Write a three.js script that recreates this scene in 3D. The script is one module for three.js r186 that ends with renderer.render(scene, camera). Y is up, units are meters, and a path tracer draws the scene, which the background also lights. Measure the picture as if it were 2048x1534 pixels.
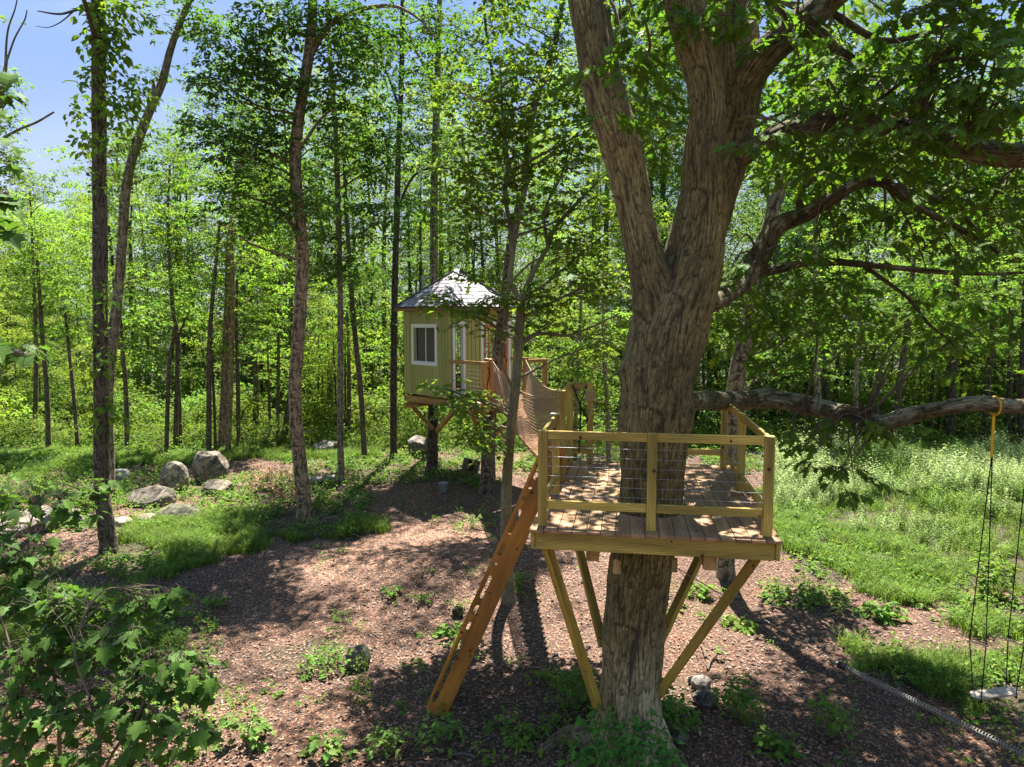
import * as THREE from 'three';
import { mergeGeometries } from 'three/addons/utils/BufferGeometryUtils.js';

// ------------------------------------------------------------------ camera, sky, sun, exposure
const scene = new THREE.Scene();
const W0 = 2048, H0 = 1534, FPX = 1421, CAMH = 5.1, PITCH = 0.087;
const camera = new THREE.PerspectiveCamera(2 * Math.atan(H0 / 2 / FPX) * 180 / Math.PI, W0 / H0, 0.05, 2000);
camera.position.set(0, CAMH, 0);
camera.rotation.set(-PITCH, 0, 0, 'YXZ');
camera.updateMatrixWorld();
scene.add(camera);

const renderer = new THREE.WebGLRenderer({ antialias: true });
renderer.toneMapping = THREE.LinearToneMapping;
renderer.toneMappingExposure = 4.4;
renderer.shadowMap.enabled = true;
renderer.setSize(1024, 767);

const SUN = new THREE.Vector3(0.06, 0.885, -0.41).normalize();
function skyTexture() {
  const w = 1024, h = 512, d = new Float32Array(w * h * 4);
  for (let y = 0; y < h; y++) for (let x = 0; x < w; x++) {
    const el = ((y + 0.5) / h - 0.5) * Math.PI, az = ((x + 0.5) / w - 0.5) * 2 * Math.PI;
    const s = Math.max(0, Math.sin(el)), o = (y * w + x) * 4;
    const k = Math.min(0.8, 1 - Math.exp(-s * 4.6));
    let r = 0.235 - 0.195 * k, g = 0.247 - 0.153 * k, b = 0.25 - 0.024 * k;
    const dx = Math.cos(el) * Math.cos(az), dz = Math.cos(el) * Math.sin(az);
    const c = Math.pow(Math.max(0, 0.5 + 0.5 * Math.sin(dx * 9 + 3 * Math.sin(dz * 5 + s * 11)) * Math.sin(s * 26 + 2.4 * Math.sin(dx * 6))), 3) * 0.16 * Math.exp(-Math.pow((s - 0.3) / 0.2, 2));
    r += (0.29 - r) * c; g += (0.3 - g) * c; b += (0.31 - b) * c;
    if (el < 0) { r = 0.05; g = 0.05; b = 0.03; }
    d[o] = r; d[o + 1] = g; d[o + 2] = b; d[o + 3] = 1;
  }
  const t = new THREE.DataTexture(d, w, h, THREE.RGBAFormat, THREE.FloatType);
  t.mapping = THREE.EquirectangularReflectionMapping; t.magFilter = THREE.LinearFilter; t.needsUpdate = true;
  return t;
}
scene.background = skyTexture();
scene.environment = scene.background;
const sun = new THREE.DirectionalLight(new THREE.Color(1.0, 0.95, 0.86), 5.0);
sun.position.copy(SUN).multiplyScalar(80).add(new THREE.Vector3(0, 0, -12));
sun.target.position.set(0, 0, -12);
sun.castShadow = true;
sun.shadow.radius = 1.0;
sun.shadow.mapSize.set(4096, 4096);
Object.assign(sun.shadow.camera, { left: -45, right: 45, top: 45, bottom: -45, near: 1, far: 200 });
scene.add(sun, sun.target);

// ------------------------------------------------------------------ small tools
const V = (x, y, z) => new THREE.Vector3(x, y, z);
function rng(seed) { let s = seed >>> 0; return () => { s = (s + 0x6d2b79f5) | 0; let t = Math.imul(s ^ (s >>> 15), 1 | s); t = (t + Math.imul(t ^ (t >>> 7), 61 | t)) ^ t; return ((t ^ (t >>> 14)) >>> 0) / 4294967296; }; }
const lerp = (a, b, t) => a + (b - a) * t, clamp = (x, a, b) => Math.min(b, Math.max(a, x));
const sstep = (a, b, x) => { const t = clamp((x - a) / (b - a), 0, 1); return t * t * (3 - 2 * t); };
function h3(x, y, z) { let n = Math.imul(x, 374761393) ^ Math.imul(y, 668265263) ^ Math.imul(z, 2147483647 - 1013904223); n = Math.imul(n ^ (n >>> 13), 1274126177); n = Math.imul(n ^ (n >>> 15), 2246822519); return ((n ^ (n >>> 16)) >>> 0) / 4294967296; }
function noise(x, y, z) {
  const X = Math.floor(x), Y = Math.floor(y), Z = Math.floor(z); let a = x - X, b = y - Y, c = z - Z;
  a = a * a * (3 - 2 * a); b = b * b * (3 - 2 * b); c = c * c * (3 - 2 * c);
  const q = (k) => lerp(lerp(h3(X, Y, Z + k), h3(X + 1, Y, Z + k), a), lerp(h3(X, Y + 1, Z + k), h3(X + 1, Y + 1, Z + k), a), b);
  return lerp(q(0), q(1), c);
}
const fbm = (x, y, z, o = 4) => { let s = 0, a = 0.5, t = 0; for (let i = 0; i < o; i++) { s += a * noise(x, y, z); t += a; x = x * 2.03 + 7.1; y = y * 2.03 + 3.7; z = z * 2.03 + 1.3; a *= 0.5; } return s / t; };
// periodic 2-D noise for tiling textures
const pn = (x, y, px, py, s) => {
  const X = Math.floor(x), Y = Math.floor(y); let a = x - X, b = y - Y; a = a * a * (3 - 2 * a); b = b * b * (3 - 2 * b);
  const m = (v, p) => ((v % p) + p) % p, g = (i, j) => h3(m(i, px), m(j, py), s);
  return lerp(lerp(g(X, Y), g(X + 1, Y), a), lerp(g(X, Y + 1), g(X + 1, Y + 1), a), b);
};
const pfbm = (u, v, px, py, s, o = 4) => { let r = 0, a = 0.5, t = 0; for (let i = 0; i < o; i++) { r += a * pn(u * px, v * py, px, py, s + i); t += a; px *= 2; py *= 2; a *= 0.5; } return r / t; };

// a pixel of the photograph (2048 x 1534) at horizontal depth Z -> the point in the place
function ray(px, py) { const c = Math.cos(PITCH), s = Math.sin(PITCH), vx = (px - W0 / 2) / FPX, vy = -(py - H0 / 2) / FPX; const y = vy * c - s, z = c + vy * s; return [vx / z, y / z]; }
function P(px, py, Z) { const [a, b] = ray(px, py); return V(a * Z, CAMH + b * Z, -Z); }
function toPx(p) { const c = Math.cos(PITCH), s = Math.sin(PITCH), y = p.y - CAMH, Z = -p.z; const yc = y * c + Z * s, zc = Z * c - y * s; return [W0 / 2 + FPX * p.x / zc, H0 / 2 - FPX * yc / zc, zc]; }
function groundH(x, Z) {
  let h = 0.03 * (clamp(Z, 0, 28) - 9) - 0.02 * Math.max(0, Z - 30);
  h += 0.22 * (fbm(x * 0.22 + 5, 3, Z * 0.22, 3) - 0.5) + 0.06 * (noise(x * 1.1, 9, Z * 1.1) - 0.5) + 0.035 * (noise(x * 3.3, 2, Z * 3.3) - 0.5);
  h += 0.3 * Math.exp(-(((x + 1.4) / 2.2) ** 2 + ((Z - 13.6) / 1.3) ** 2));
  h += 0.12 * Math.exp(-(((x - 1.35) / 1.1) ** 2 + ((Z - 7.8) / 1.0) ** 2));
  return h;
}
function G(px, py) { const [a, b] = ray(px, py); let Z = CAMH / -b; for (let i = 0; i < 12; i++) Z = (CAMH - groundH(a * Z, Z)) / -b; return V(a * Z, groundH(a * Z, Z), -Z); }
function onGround(px, Z) { const [a] = ray(px, 900); const x = a * Z; return V(x, groundH(x, Z), -Z); }

const used = new Map();
function uniq(name) { const k = used.get(name) ?? 0; used.set(name, k + 1); return k ? `${name}_${String(k).padStart(3, '0')}` : name; }
function shadow(m) { m.castShadow = true; m.receiveShadow = true; return m; }
function thing(name, label, category, pos = V(0, 0, 0), turn = 0, group) {
  const o = new THREE.Group(); o.name = uniq(name); o.position.copy(pos); o.rotation.y = turn; scene.add(o);
  o.userData = { label, category }; if (group) o.userData.group = group;
  return o;
}
function part(name, geo, mat, parent, label) { const m = shadow(new THREE.Mesh(geo, mat)); m.name = name; parent.add(m); if (label) m.userData.label = label; return m; }
function single(name, geo, mat, label, category, group) { const m = shadow(new THREE.Mesh(geo, mat)); m.name = uniq(name); m.userData = { label, category }; if (group) m.userData.group = group; scene.add(m); return m; }
function structure(name, geo, mat) { const m = shadow(new THREE.Mesh(geo, mat)); m.name = name; m.userData.kind = 'structure'; scene.add(m); return m; }
const DUMMY = new THREE.Object3D();
// copies: [{p, q | r:[x,y,z], s, c}]
function instanced(name, geo, mat, list, parent, origin) {
  const m = shadow(new THREE.InstancedMesh(geo, mat, list.length)); m.name = name;
  list.forEach((d, i) => {
    DUMMY.position.copy(d.p); if (origin) DUMMY.position.sub(origin);
    if (d.q) DUMMY.quaternion.copy(d.q); else DUMMY.rotation.set(d.r[0], d.r[1], d.r[2], 'YXZ');
    if (typeof d.s === 'number') DUMMY.scale.setScalar(d.s); else DUMMY.scale.copy(d.s);
    DUMMY.updateMatrix(); m.setMatrixAt(i, DUMMY.matrix);
    if (d.c) m.setColorAt(i, d.c);
  });
  m.userData.kind = 'stuff';
  (parent ?? scene).add(m);
  return m;
}
const col = (r, g, b) => new THREE.Color().setRGB(r, g, b);
function inPoly(x, y, poly) { let c = false; for (let i = 0, j = poly.length - 1; i < poly.length; j = i++) { const [xi, yi] = poly[i], [xj, yj] = poly[j]; if ((yi > y) !== (yj > y) && x < (xj - xi) * (y - yi) / (yj - yi) + xi) c = !c; } return c; }
// ------------------------------------------------------------------ textures and materials
function dataTex(w, h, f, srgb, rx = 1, ry = 1) {
  const d = new Uint8Array(w * h * 4);
  for (let y = 0; y < h; y++) for (let x = 0; x < w; x++) { const c = f((x + 0.5) / w, (y + 0.5) / h), o = (y * w + x) * 4; d[o] = clamp(c[0], 0, 1) * 255; d[o + 1] = clamp(c[1], 0, 1) * 255; d[o + 2] = clamp(c[2], 0, 1) * 255; d[o + 3] = 255; }
  const t = new THREE.DataTexture(d, w, h); t.wrapS = t.wrapT = THREE.RepeatWrapping; t.magFilter = THREE.LinearFilter; t.minFilter = THREE.LinearMipmapLinearFilter; t.repeat.set(rx, ry);
  if (srgb) t.colorSpace = THREE.SRGBColorSpace; t.needsUpdate = true; return t;
}
// bark: vertical interlacing ridges, u round the stem (1 = 0.6 m), v along it (1 = 1.2 m)
function barkH(u, v, s, nu, nv) {
  const w = (pfbm(u, v, 6, 4, s + 40, 4) - 0.5) * 0.09, w2 = (pfbm(u, v, 9, 6, s + 47, 3) - 0.5) * 0.16;
  const ridge = (a, b, sd) => 1 - Math.abs(2 * pn((u + w) * a, (v + w2) * b, a, b, sd) - 1);
  const gap = sstep(0.3, 0.55, pfbm(u, v, 14, 18, s + 77, 2));  // cracks break off and start again
  const r1 = ridge(nu, nv, s), r2 = ridge(Math.round(nu * 1.7), nv * 3, s + 5), broad = pfbm(u, v, 5, 3, s + 61, 4);
  const crack = Math.max(sstep(0.74, 0.98, r1), 0.7 * sstep(0.78, 0.98, r2)) * (0.35 + 0.65 * gap);
  return clamp(0.6 + 0.3 * (broad - 0.5) + 0.5 * (pfbm(u, v, 48, 10, s + 9, 3) - 0.5) + 0.25 * (pfbm(u, v, 40, 40, s + 13, 2) - 0.5) - 0.5 * crack, 0, 1);
}
function barkTextures(s, nu, nv, dark, light) {
  const hm = (u, v) => barkH(u, v, s, nu, nv);
  const bump = dataTex(512, 512, (u, v) => { const h = hm(u, v); return [h, h, h]; });
  const color = dataTex(512, 512, (u, v) => {
    const h = hm(u, v), k = 0.15 + 0.85 * sstep(0.05, 0.85, h), n = pfbm(u, v, 3, 3, s + 21, 4), n2 = pfbm(u, v, 24, 24, s + 31, 2);
    const q = k * (0.7 + 0.6 * n) * (0.75 + 0.5 * n2);
    return [0, 1, 2].map((i) => lerp(dark[i], light[i], clamp(q, 0, 1.2)));
  }, true);
  return { color, bump };
}
const bOak = barkTextures(11, 24, 5, [0.36, 0.32, 0.25], [0.9, 0.85, 0.75]), bSlim = barkTextures(51, 10, 7, [0.28, 0.25, 0.21], [0.8, 0.76, 0.7]), bSmooth = barkTextures(91, 5, 4, [0.52, 0.5, 0.46], [0.74, 0.72, 0.68]);
const barkMat = (b, scale) => new THREE.MeshStandardMaterial({ map: b.color, bumpMap: b.bump, bumpScale: scale, roughness: 0.95, vertexColors: true });
const M = {
  oakBark: barkMat(bOak, 0.013), slimBark: barkMat(bSlim, 0.012), smoothBark: barkMat(bSmooth, 0.006),
  twig: new THREE.MeshStandardMaterial({ color: col(0.11, 0.08, 0.055), roughness: 0.95 }),
};
// sawn lumber: 1 in u = 2.4 m along the grain, 1 in v = 0.6 m across
const woodKnots = (() => { const r = rng(5); return Array.from({ length: 16 }, () => [r(), r(), 0.012 + 0.02 * r()]); })();
function woodF(u, v) {
  let k = 0, warp = 0;
  for (const [a, b, s] of woodKnots) {
    let du = u - a, dv = v - b; du -= Math.round(du); dv -= Math.round(dv);
    const d = Math.hypot(du * 2.4, dv * 0.6) / s; k = Math.max(k, Math.exp(-((d * 1.6) ** 4))); warp += Math.exp(-((d / 3) ** 2)) * 0.012 * Math.sign(dv);
  }
  const y = v + warp + 0.05 * (pfbm(u, v, 3, 4, 7, 2) - 0.5);
  const ring = 0.5 + 0.5 * Math.sin(2 * Math.PI * (y * 44 + 2.2 * pfbm(u, y, 2, 8, 13, 2)));
  const fine = pn(u * 24, y * 160, 24, 160, 17), broad = pfbm(u, v, 3, 6, 23, 3);
  return { t: 0.62 + 0.26 * ring * (0.6 + 0.6 * broad) + 0.16 * (fine - 0.5) + 0.35 * (broad - 0.5), k };
}
const woodMap = dataTex(1024, 512, (u, v) => { const { t, k } = woodF(u, v); return [clamp(t, 0, 1) * (1 - 0.62 * k), clamp(t * 0.97, 0, 1) * (1 - 0.75 * k), clamp(t * 0.92, 0, 1) * (1 - 0.82 * k)]; }, true);
const woodBump = dataTex(512, 256, (u, v) => { const { t } = woodF(u, v); return [t, t, t]; });
const wood = (rough = 0.75) => new THREE.MeshStandardMaterial({ map: woodMap, bumpMap: woodBump, bumpScale: 0.0015, roughness: rough, vertexColors: true });
M.wood = wood(0.78); M.stained = wood(0.6); M.painted = new THREE.MeshStandardMaterial({ bumpMap: woodBump, bumpScale: 0.001, roughness: 0.62, vertexColors: true });
M.white = new THREE.MeshStandardMaterial({ color: col(0.74, 0.73, 0.68), roughness: 0.55, bumpMap: woodBump, bumpScale: 0.0006 });
M.steel = new THREE.MeshStandardMaterial({ color: col(0.4, 0.4, 0.39), roughness: 0.38, metalness: 0.9 });
M.zinc = new THREE.MeshStandardMaterial({ color: col(0.3, 0.32, 0.34), roughness: 0.5, metalness: 0.75 });
M.black = new THREE.MeshStandardMaterial({ color: col(0.012, 0.012, 0.013), roughness: 0.7 });
M.cord = new THREE.MeshStandardMaterial({ color: col(0.02, 0.018, 0.016), roughness: 0.9 });
M.yellow = new THREE.MeshStandardMaterial({ color: col(0.72, 0.42, 0.02), roughness: 0.75 });
M.rope = new THREE.MeshStandardMaterial({ color: col(0.42, 0.32, 0.16), roughness: 0.95 });
M.net = new THREE.MeshStandardMaterial({ color: col(0.34, 0.235, 0.15), roughness: 0.95 });
M.netGreen = new THREE.MeshStandardMaterial({ color: col(0.24, 0.2, 0.1), roughness: 0.95 });
M.glass = new THREE.MeshPhysicalMaterial({ color: col(0.93, 0.95, 0.94), roughness: 0.03, transmission: 1, thickness: 0, ior: 1.5 });
M.dark = new THREE.MeshStandardMaterial({ color: col(0.06, 0.05, 0.04), roughness: 0.9 });
M.seat = new THREE.MeshStandardMaterial({ color: col(0.8, 0.7, 0.62), roughness: 0.6, map: woodMap });
const slateMap = dataTex(256, 256, (u, v) => { const a = pfbm(u, v, 3, 24, 71, 3), b = pfbm(u, v, 12, 12, 75, 3), t = 0.55 + 0.5 * (a - 0.5) + 0.4 * (b - 0.5); return [t, t * 0.98, t * 0.99]; }, true);
M.shingle = new THREE.MeshStandardMaterial({ map: slateMap, roughness: 0.62, vertexColors: true, bumpMap: slateMap, bumpScale: 0.004 });
const stoneMap = dataTex(512, 512, (u, v) => { const a = pfbm(u, v, 4, 4, 81, 5), b = pfbm(u, v, 30, 30, 83, 3), l = sstep(0.56, 0.68, pfbm(u, v, 7, 7, 87, 4)); const t = 0.45 + 0.6 * (a - 0.5) + 0.55 * (b - 0.5); return [lerp(t, 0.74, l * 0.6), lerp(t * 0.97, 0.74, l * 0.6), lerp(t * 0.93, 0.68, l * 0.6)]; }, true);
M.stone = new THREE.MeshStandardMaterial({ map: stoneMap, bumpMap: stoneMap, bumpScale: 0.02, roughness: 0.9, vertexColors: true });
// leaves: half of the light goes through them
function leafMat(r, g, b, through = 0.5, coat = 0.35) { return new THREE.MeshPhysicalMaterial({ color: col(r, g, b), roughness: 1, transmission: through, thickness: 0, clearcoat: coat, clearcoatRoughness: 0.42, specularIntensity: 0.35, side: THREE.DoubleSide, vertexColors: true }); }
M.leafOak = leafMat(0.125, 0.225, 0.014, 0.54, 0.1);
M.leafDark = leafMat(0.09, 0.185, 0.016, 0.52, 0.1);
M.leafMid = leafMat(0.115, 0.22, 0.016, 0.54, 0.1);
M.leafLight = leafMat(0.165, 0.28, 0.02, 0.56, 0.08);
M.leafFar = leafMat(0.205, 0.31, 0.026, 0.56, 0.08);
M.leafMaple = leafMat(0.085, 0.18, 0.016, 0.48, 0.12);
M.grass = leafMat(0.15, 0.245, 0.022, 0.45, 0.06);
M.meadow = leafMat(0.3, 0.39, 0.13, 0.45, 0.08);
M.herb = leafMat(0.12, 0.24, 0.022, 0.45, 0.15);
M.dry = new THREE.MeshStandardMaterial({ color: col(0.26, 0.15, 0.09), roughness: 0.9, vertexColors: true });
M.litter = new THREE.MeshStandardMaterial({ color: col(0.62, 0.62, 0.6), roughness: 0.85 });
// leaf litter and wood chips: flat brown bits lying over each other, 2.6 m across
function litterTexture(seed) {
  const S = 1024, c = document.createElement('canvas'); c.width = c.height = S; const g = c.getContext('2d'), r = rng(seed);
  g.fillStyle = 'rgb(70,54,46)'; g.fillRect(0, 0, S, S);
  for (let i = 0; i < 15000; i++) {
    const x = r() * S, y = r() * S, a = r() * Math.PI, chip = r() < 0.5, L = chip ? 8 + 16 * r() : 9 + 13 * r(), w = chip ? 2 + 3 * r() : 5 + 6 * r(), t = r();
    const k = 0.3 + 1.0 * r() * (0.35 + 0.65 * i / 15000);
    const base = t < 0.45 ? [168, 128, 108] : t < 0.75 ? [150, 112, 88] : t < 0.93 ? [178, 158, 142] : [120, 96, 84];
    g.fillStyle = `rgb(${base.map((v) => Math.min(255, v * k) | 0).join(',')})`;
    for (const ox of [-S, 0, S]) for (const oy of [-S, 0, S]) {
      if (x + ox < -30 || x + ox > S + 30 || y + oy < -30 || y + oy > S + 30) continue;
      g.save(); g.translate(x + ox, y + oy); g.rotate(a); g.beginPath(); g.moveTo(-L / 2, 0); g.quadraticCurveTo(0, -w, L / 2, 0); g.quadraticCurveTo(0, w, -L / 2, 0); g.fill(); g.restore();
    }
  }
  const t = new THREE.CanvasTexture(c); t.wrapS = t.wrapT = THREE.RepeatWrapping; t.colorSpace = THREE.SRGBColorSpace; return t;
}
const litterMap = litterTexture(3);
M.ground = new THREE.MeshStandardMaterial({ map: litterMap, bumpMap: litterMap, bumpScale: 0.022, roughness: 0.95, vertexColors: true });

// ------------------------------------------------------------------ geometry helpers
function setColor(g, fn) {
  const p = g.attributes.position, n = g.attributes.normal, c = new Float32Array(p.count * 3), v = V(), m = V();
  for (let i = 0; i < p.count; i++) { v.fromBufferAttribute(p, i); if (n) m.fromBufferAttribute(n, i); const k = fn(v, m); c[i * 3] = k[0]; c[i * 3 + 1] = k[1]; c[i * 3 + 2] = k[2]; }
  g.setAttribute('color', new THREE.BufferAttribute(c, 3)); return g;
}
// a board with chamfered edges, length along x, centred; uv along the grain
function boardGeo(L, h, t, tint, r, cham = 0.004) {
  const a = L / 2, b = h / 2, c = t / 2, k = Math.min(cham, b * 0.5, c * 0.5), pos = [], uv = [];
  const ou = r() * 7, ov = r() * 7;
  const F = [];  // polygons
  const pt = (sx, sy, sz, ax) => V(sx * (a - (ax === 0 ? 0 : k)), sy * (b - (ax === 1 ? 0 : k)), sz * (c - (ax === 2 ? 0 : k)));
  for (const s of [-1, 1]) {
    F.push([0, [pt(s, -1, -1, 0), pt(s, 1, -1, 0), pt(s, 1, 1, 0), pt(s, -1, 1, 0)]]);
    F.push([1, [pt(-1, s, -1, 1), pt(1, s, -1, 1), pt(1, s, 1, 1), pt(-1, s, 1, 1)]]);
    F.push([2, [pt(-1, -1, s, 2), pt(1, -1, s, 2), pt(1, 1, s, 2), pt(-1, 1, s, 2)]]);
  }
  for (const s of [-1, 1]) for (const q of [-1, 1]) {
    F.push([1, [pt(-1, s, q, 1), pt(1, s, q, 1), pt(1, s, q, 2), pt(-1, s, q, 2)]]);
    F.push([0, [pt(s, -1, q, 0), pt(s, 1, q, 0), pt(s, 1, q, 2), pt(s, -1, q, 2)]]);
    F.push([0, [pt(s, q, -1, 0), pt(s, q, 1, 0), pt(s, q, 1, 1), pt(s, q, -1, 1)]]);
    for (const w of [-1, 1]) F.push([0, [pt(s, q, w, 0), pt(s, q, w, 1), pt(s, q, w, 2)]]);
  }
  const e1 = V(), e2 = V(), n = V(), m = V();
  for (const [ax, poly] of F) {
    m.set(0, 0, 0); poly.forEach((p) => m.add(p)); e1.subVectors(poly[1], poly[0]); e2.subVectors(poly[2], poly[0]); n.crossVectors(e1, e2);
    const o = n.dot(m) < 0 ? poly.slice().reverse() : poly;
    for (let i = 1; i + 1 < o.length; i++) for (const p of [o[0], o[i], o[i + 1]]) {
      pos.push(p.x, p.y, p.z);
      if (ax === 0) uv.push(p.z / 2.4 * 6 + ou, p.y / 0.6 + ov); else if (ax === 1) uv.push(p.x / 2.4 + ou, p.z / 0.6 + ov + 0.31); else uv.push(p.x / 2.4 + ou, p.y / 0.6 + ov);
    }
  }
  const g = new THREE.BufferGeometry(); g.setAttribute('position', new THREE.Float32BufferAttribute(pos, 3)); g.setAttribute('uv', new THREE.Float32BufferAttribute(uv, 2)); g.computeVertexNormals();
  const tone = 0.88 + 0.24 * r(); return setColor(g, () => tint.map((x) => x * tone));
}
const WR = rng(77);
// a straight piece of lumber from A to B (local points); h is its size across, t its size along `side`
function lumber(name, A, B, h, t, tint, mat, parent, up = V(0, 1, 0), cham) {
  const d = V().subVectors(B, A), L = d.length(), g = boardGeo(L, h, t, tint, WR, cham);
  const x = d.normalize(), z = V().crossVectors(x, up).normalize(), y = V().crossVectors(z, x);
  const m = part(name, g, mat, parent);
  m.quaternion.setFromRotationMatrix(new THREE.Matrix4().makeBasis(x, y, z)); m.position.addVectors(A, B).multiplyScalar(0.5);
  return m;
}
// tube through points with radii; opts: seg, radial, amp, freq, seed, reps, flare(fn), color(fn), cap
function tube(pts, radii, o = {}) {
  const n = pts.length, seg = o.seg ?? n * 4, R = o.radial ?? 8, curve = n > 2 ? new THREE.CatmullRomCurve3(pts, false, 'centripetal') : new THREE.LineCurve3(pts[0], pts[1]);
  const pos = [], uv = [], idx = [], ps = [], at = (t) => { const x = t * (n - 1), i = Math.min(n - 2, Math.floor(x)); return lerp(radii[i], radii[i + 1], x - i); };
  for (let i = 0; i <= seg; i++) ps.push(curve.getPoint(i / seg));
  const T = V(), N = V(), B = V(); let len = 0;
  const t0 = V().subVectors(ps[1], ps[0]).normalize(); N.set(1, 0, 0).addScaledVector(t0, -t0.x); if (N.length() < 0.1) N.set(0, 0, 1).addScaledVector(t0, -t0.z); N.normalize();
  for (let i = 0; i <= seg; i++) {
    T.subVectors(ps[Math.min(seg, i + 1)], ps[Math.max(0, i - 1)]).normalize(); N.addScaledVector(T, -N.dot(T)).normalize(); B.crossVectors(T, N);
    if (i) len += ps[i].distanceTo(ps[i - 1]);
    const r = at(i / seg);
    for (let j = 0; j <= R; j++) {
      const a = (j % R) / R * Math.PI * 2, c = Math.cos(a), s = Math.sin(a); let q = r;
      const dx = N.x * c + B.x * s, dy = N.y * c + B.y * s, dz = N.z * c + B.z * s, p = ps[i];
      if (o.amp) q += r * o.amp * (fbm((p.x + dx * r) * o.freq + (o.seed ?? 0), p.y * o.freq * 0.45, (p.z + dz * r) * o.freq, 3) - 0.5) * 2;
      if (o.shape) q *= o.shape(a, i / seg, p);
      pos.push(p.x + dx * q, p.y + dy * q, p.z + dz * q); uv.push(j / R * (o.reps ?? 1), len / 1.2);
    }
  }
  for (let i = 0; i < seg; i++) for (let j = 0; j < R; j++) { const a = i * (R + 1) + j, b = a + R + 1; idx.push(a, a + 1, b, a + 1, b + 1, b); }
  if (o.cap !== false) for (const [i, f] of [[0, 0], [seg, 1]]) { const c = pos.length / 3; pos.push(ps[i].x, ps[i].y, ps[i].z); uv.push(0.5, 0); for (let j = 0; j < R; j++) { const a = i * (R + 1) + j; f ? idx.push(a, a + 1, c) : idx.push(a + 1, a, c); } }
  const g = new THREE.BufferGeometry(); g.setAttribute('position', new THREE.Float32BufferAttribute(pos, 3)); g.setAttribute('uv', new THREE.Float32BufferAttribute(uv, 2)); g.setIndex(idx); g.computeVertexNormals();
  const nn = g.attributes.normal; for (let i = 0; i <= seg; i++) { const a = i * (R + 1), b = a + R; const x = nn.getX(a) + nn.getX(b), y = nn.getY(a) + nn.getY(b), z = nn.getZ(a) + nn.getZ(b), l = Math.hypot(x, y, z) || 1; nn.setXYZ(a, x / l, y / l, z / l); nn.setXYZ(b, x / l, y / l, z / l); }
  if (o.color) setColor(g, o.color);
  return g;
}
const thin = (pts, r, radial = 5, seg) => tube(pts, pts.map(() => r), { radial, seg: seg ?? (pts.length === 2 ? 1 : pts.length * 4) });
const bark = (c, dv = 0.3, moss = 0) => (p) => { const k = 1 + dv * 2 * (fbm(p.x * 2.1 + 3, p.y * 1.3, p.z * 2.1, 3) - 0.5), m = moss * sstep(0.5, 0.7, fbm(p.x * 3, p.y * 1.7 + 11, p.z * 3, 3)); return [lerp(c[0] * k, 0.2, m), lerp(c[1] * k, 0.22, m), lerp(c[2] * k, 0.12, m)]; };

// leaves -------------------------------------------------------------------
// outline points (x across, y along, 0..1) of half a leaf, mirrored; triangulated as a strip from the midrib, folded and bent
const LEAF = {
  oval: [[0, 0], [0.2, 0.22], [0.27, 0.48], [0.16, 0.78], [0, 1]],
  simple: [[0, 0], [0.27, 0.42], [0, 1]],
  oak: [[0, 0], [0.05, 0.1], [0.17, 0.2], [0.09, 0.28], [0.3, 0.42], [0.13, 0.48], [0.34, 0.68], [0.14, 0.7], [0.2, 0.9], [0.06, 0.88], [0, 1]],
  maple: [[0, 0.1], [0.16, 0], [0.34, 0.06], [0.24, 0.2], [0.53, 0.42], [0.36, 0.42], [0.43, 0.66], [0.21, 0.58], [0.13, 0.8], [0, 1]],
};
function leafTris(kind, size, fold, bend, out) {
  const h = LEAF[kind], n = h.length, P3 = (x, y) => V(x * size, -bend * size * y * y + fold * Math.abs(x) * size, y * size);
  for (const s of [1, -1]) for (let i = 0; i + 1 < n; i++) {
    const a = P3(0, h[i][1]), b = P3(s * h[i][0], h[i][1]), c = P3(s * h[i + 1][0], h[i + 1][1]), d = P3(0, h[i + 1][1]);
    if (h[i][0] > 0) out.push(s > 0 ? [a, c, b] : [a, b, c]);
    if (h[i + 1][0] > 0 || i + 2 === n) { if (Math.abs(h[i + 1][1] - h[i][1]) > 1e-4) out.push(s > 0 ? [a, d, c] : [a, c, d]); }
  }
  return out;
}
// one leaf as a geometry; its stalk is at the origin and it points along +z, its face up
function leafGeo(kind, size, fold, bend, tint = [1, 1, 1]) {
  const t = leafTris(kind, size, fold, bend, []), pos = []; t.forEach((q) => q.forEach((p) => pos.push(p.x, p.y, p.z)));
  const g = new THREE.BufferGeometry(); g.setAttribute('position', new THREE.Float32BufferAttribute(pos, 3)); g.computeVertexNormals();
  return setColor(g, () => tint);
}
const Q = (x, y, z) => new THREE.Quaternion().setFromEuler(new THREE.Euler(x, y, z, 'YXZ'));
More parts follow.
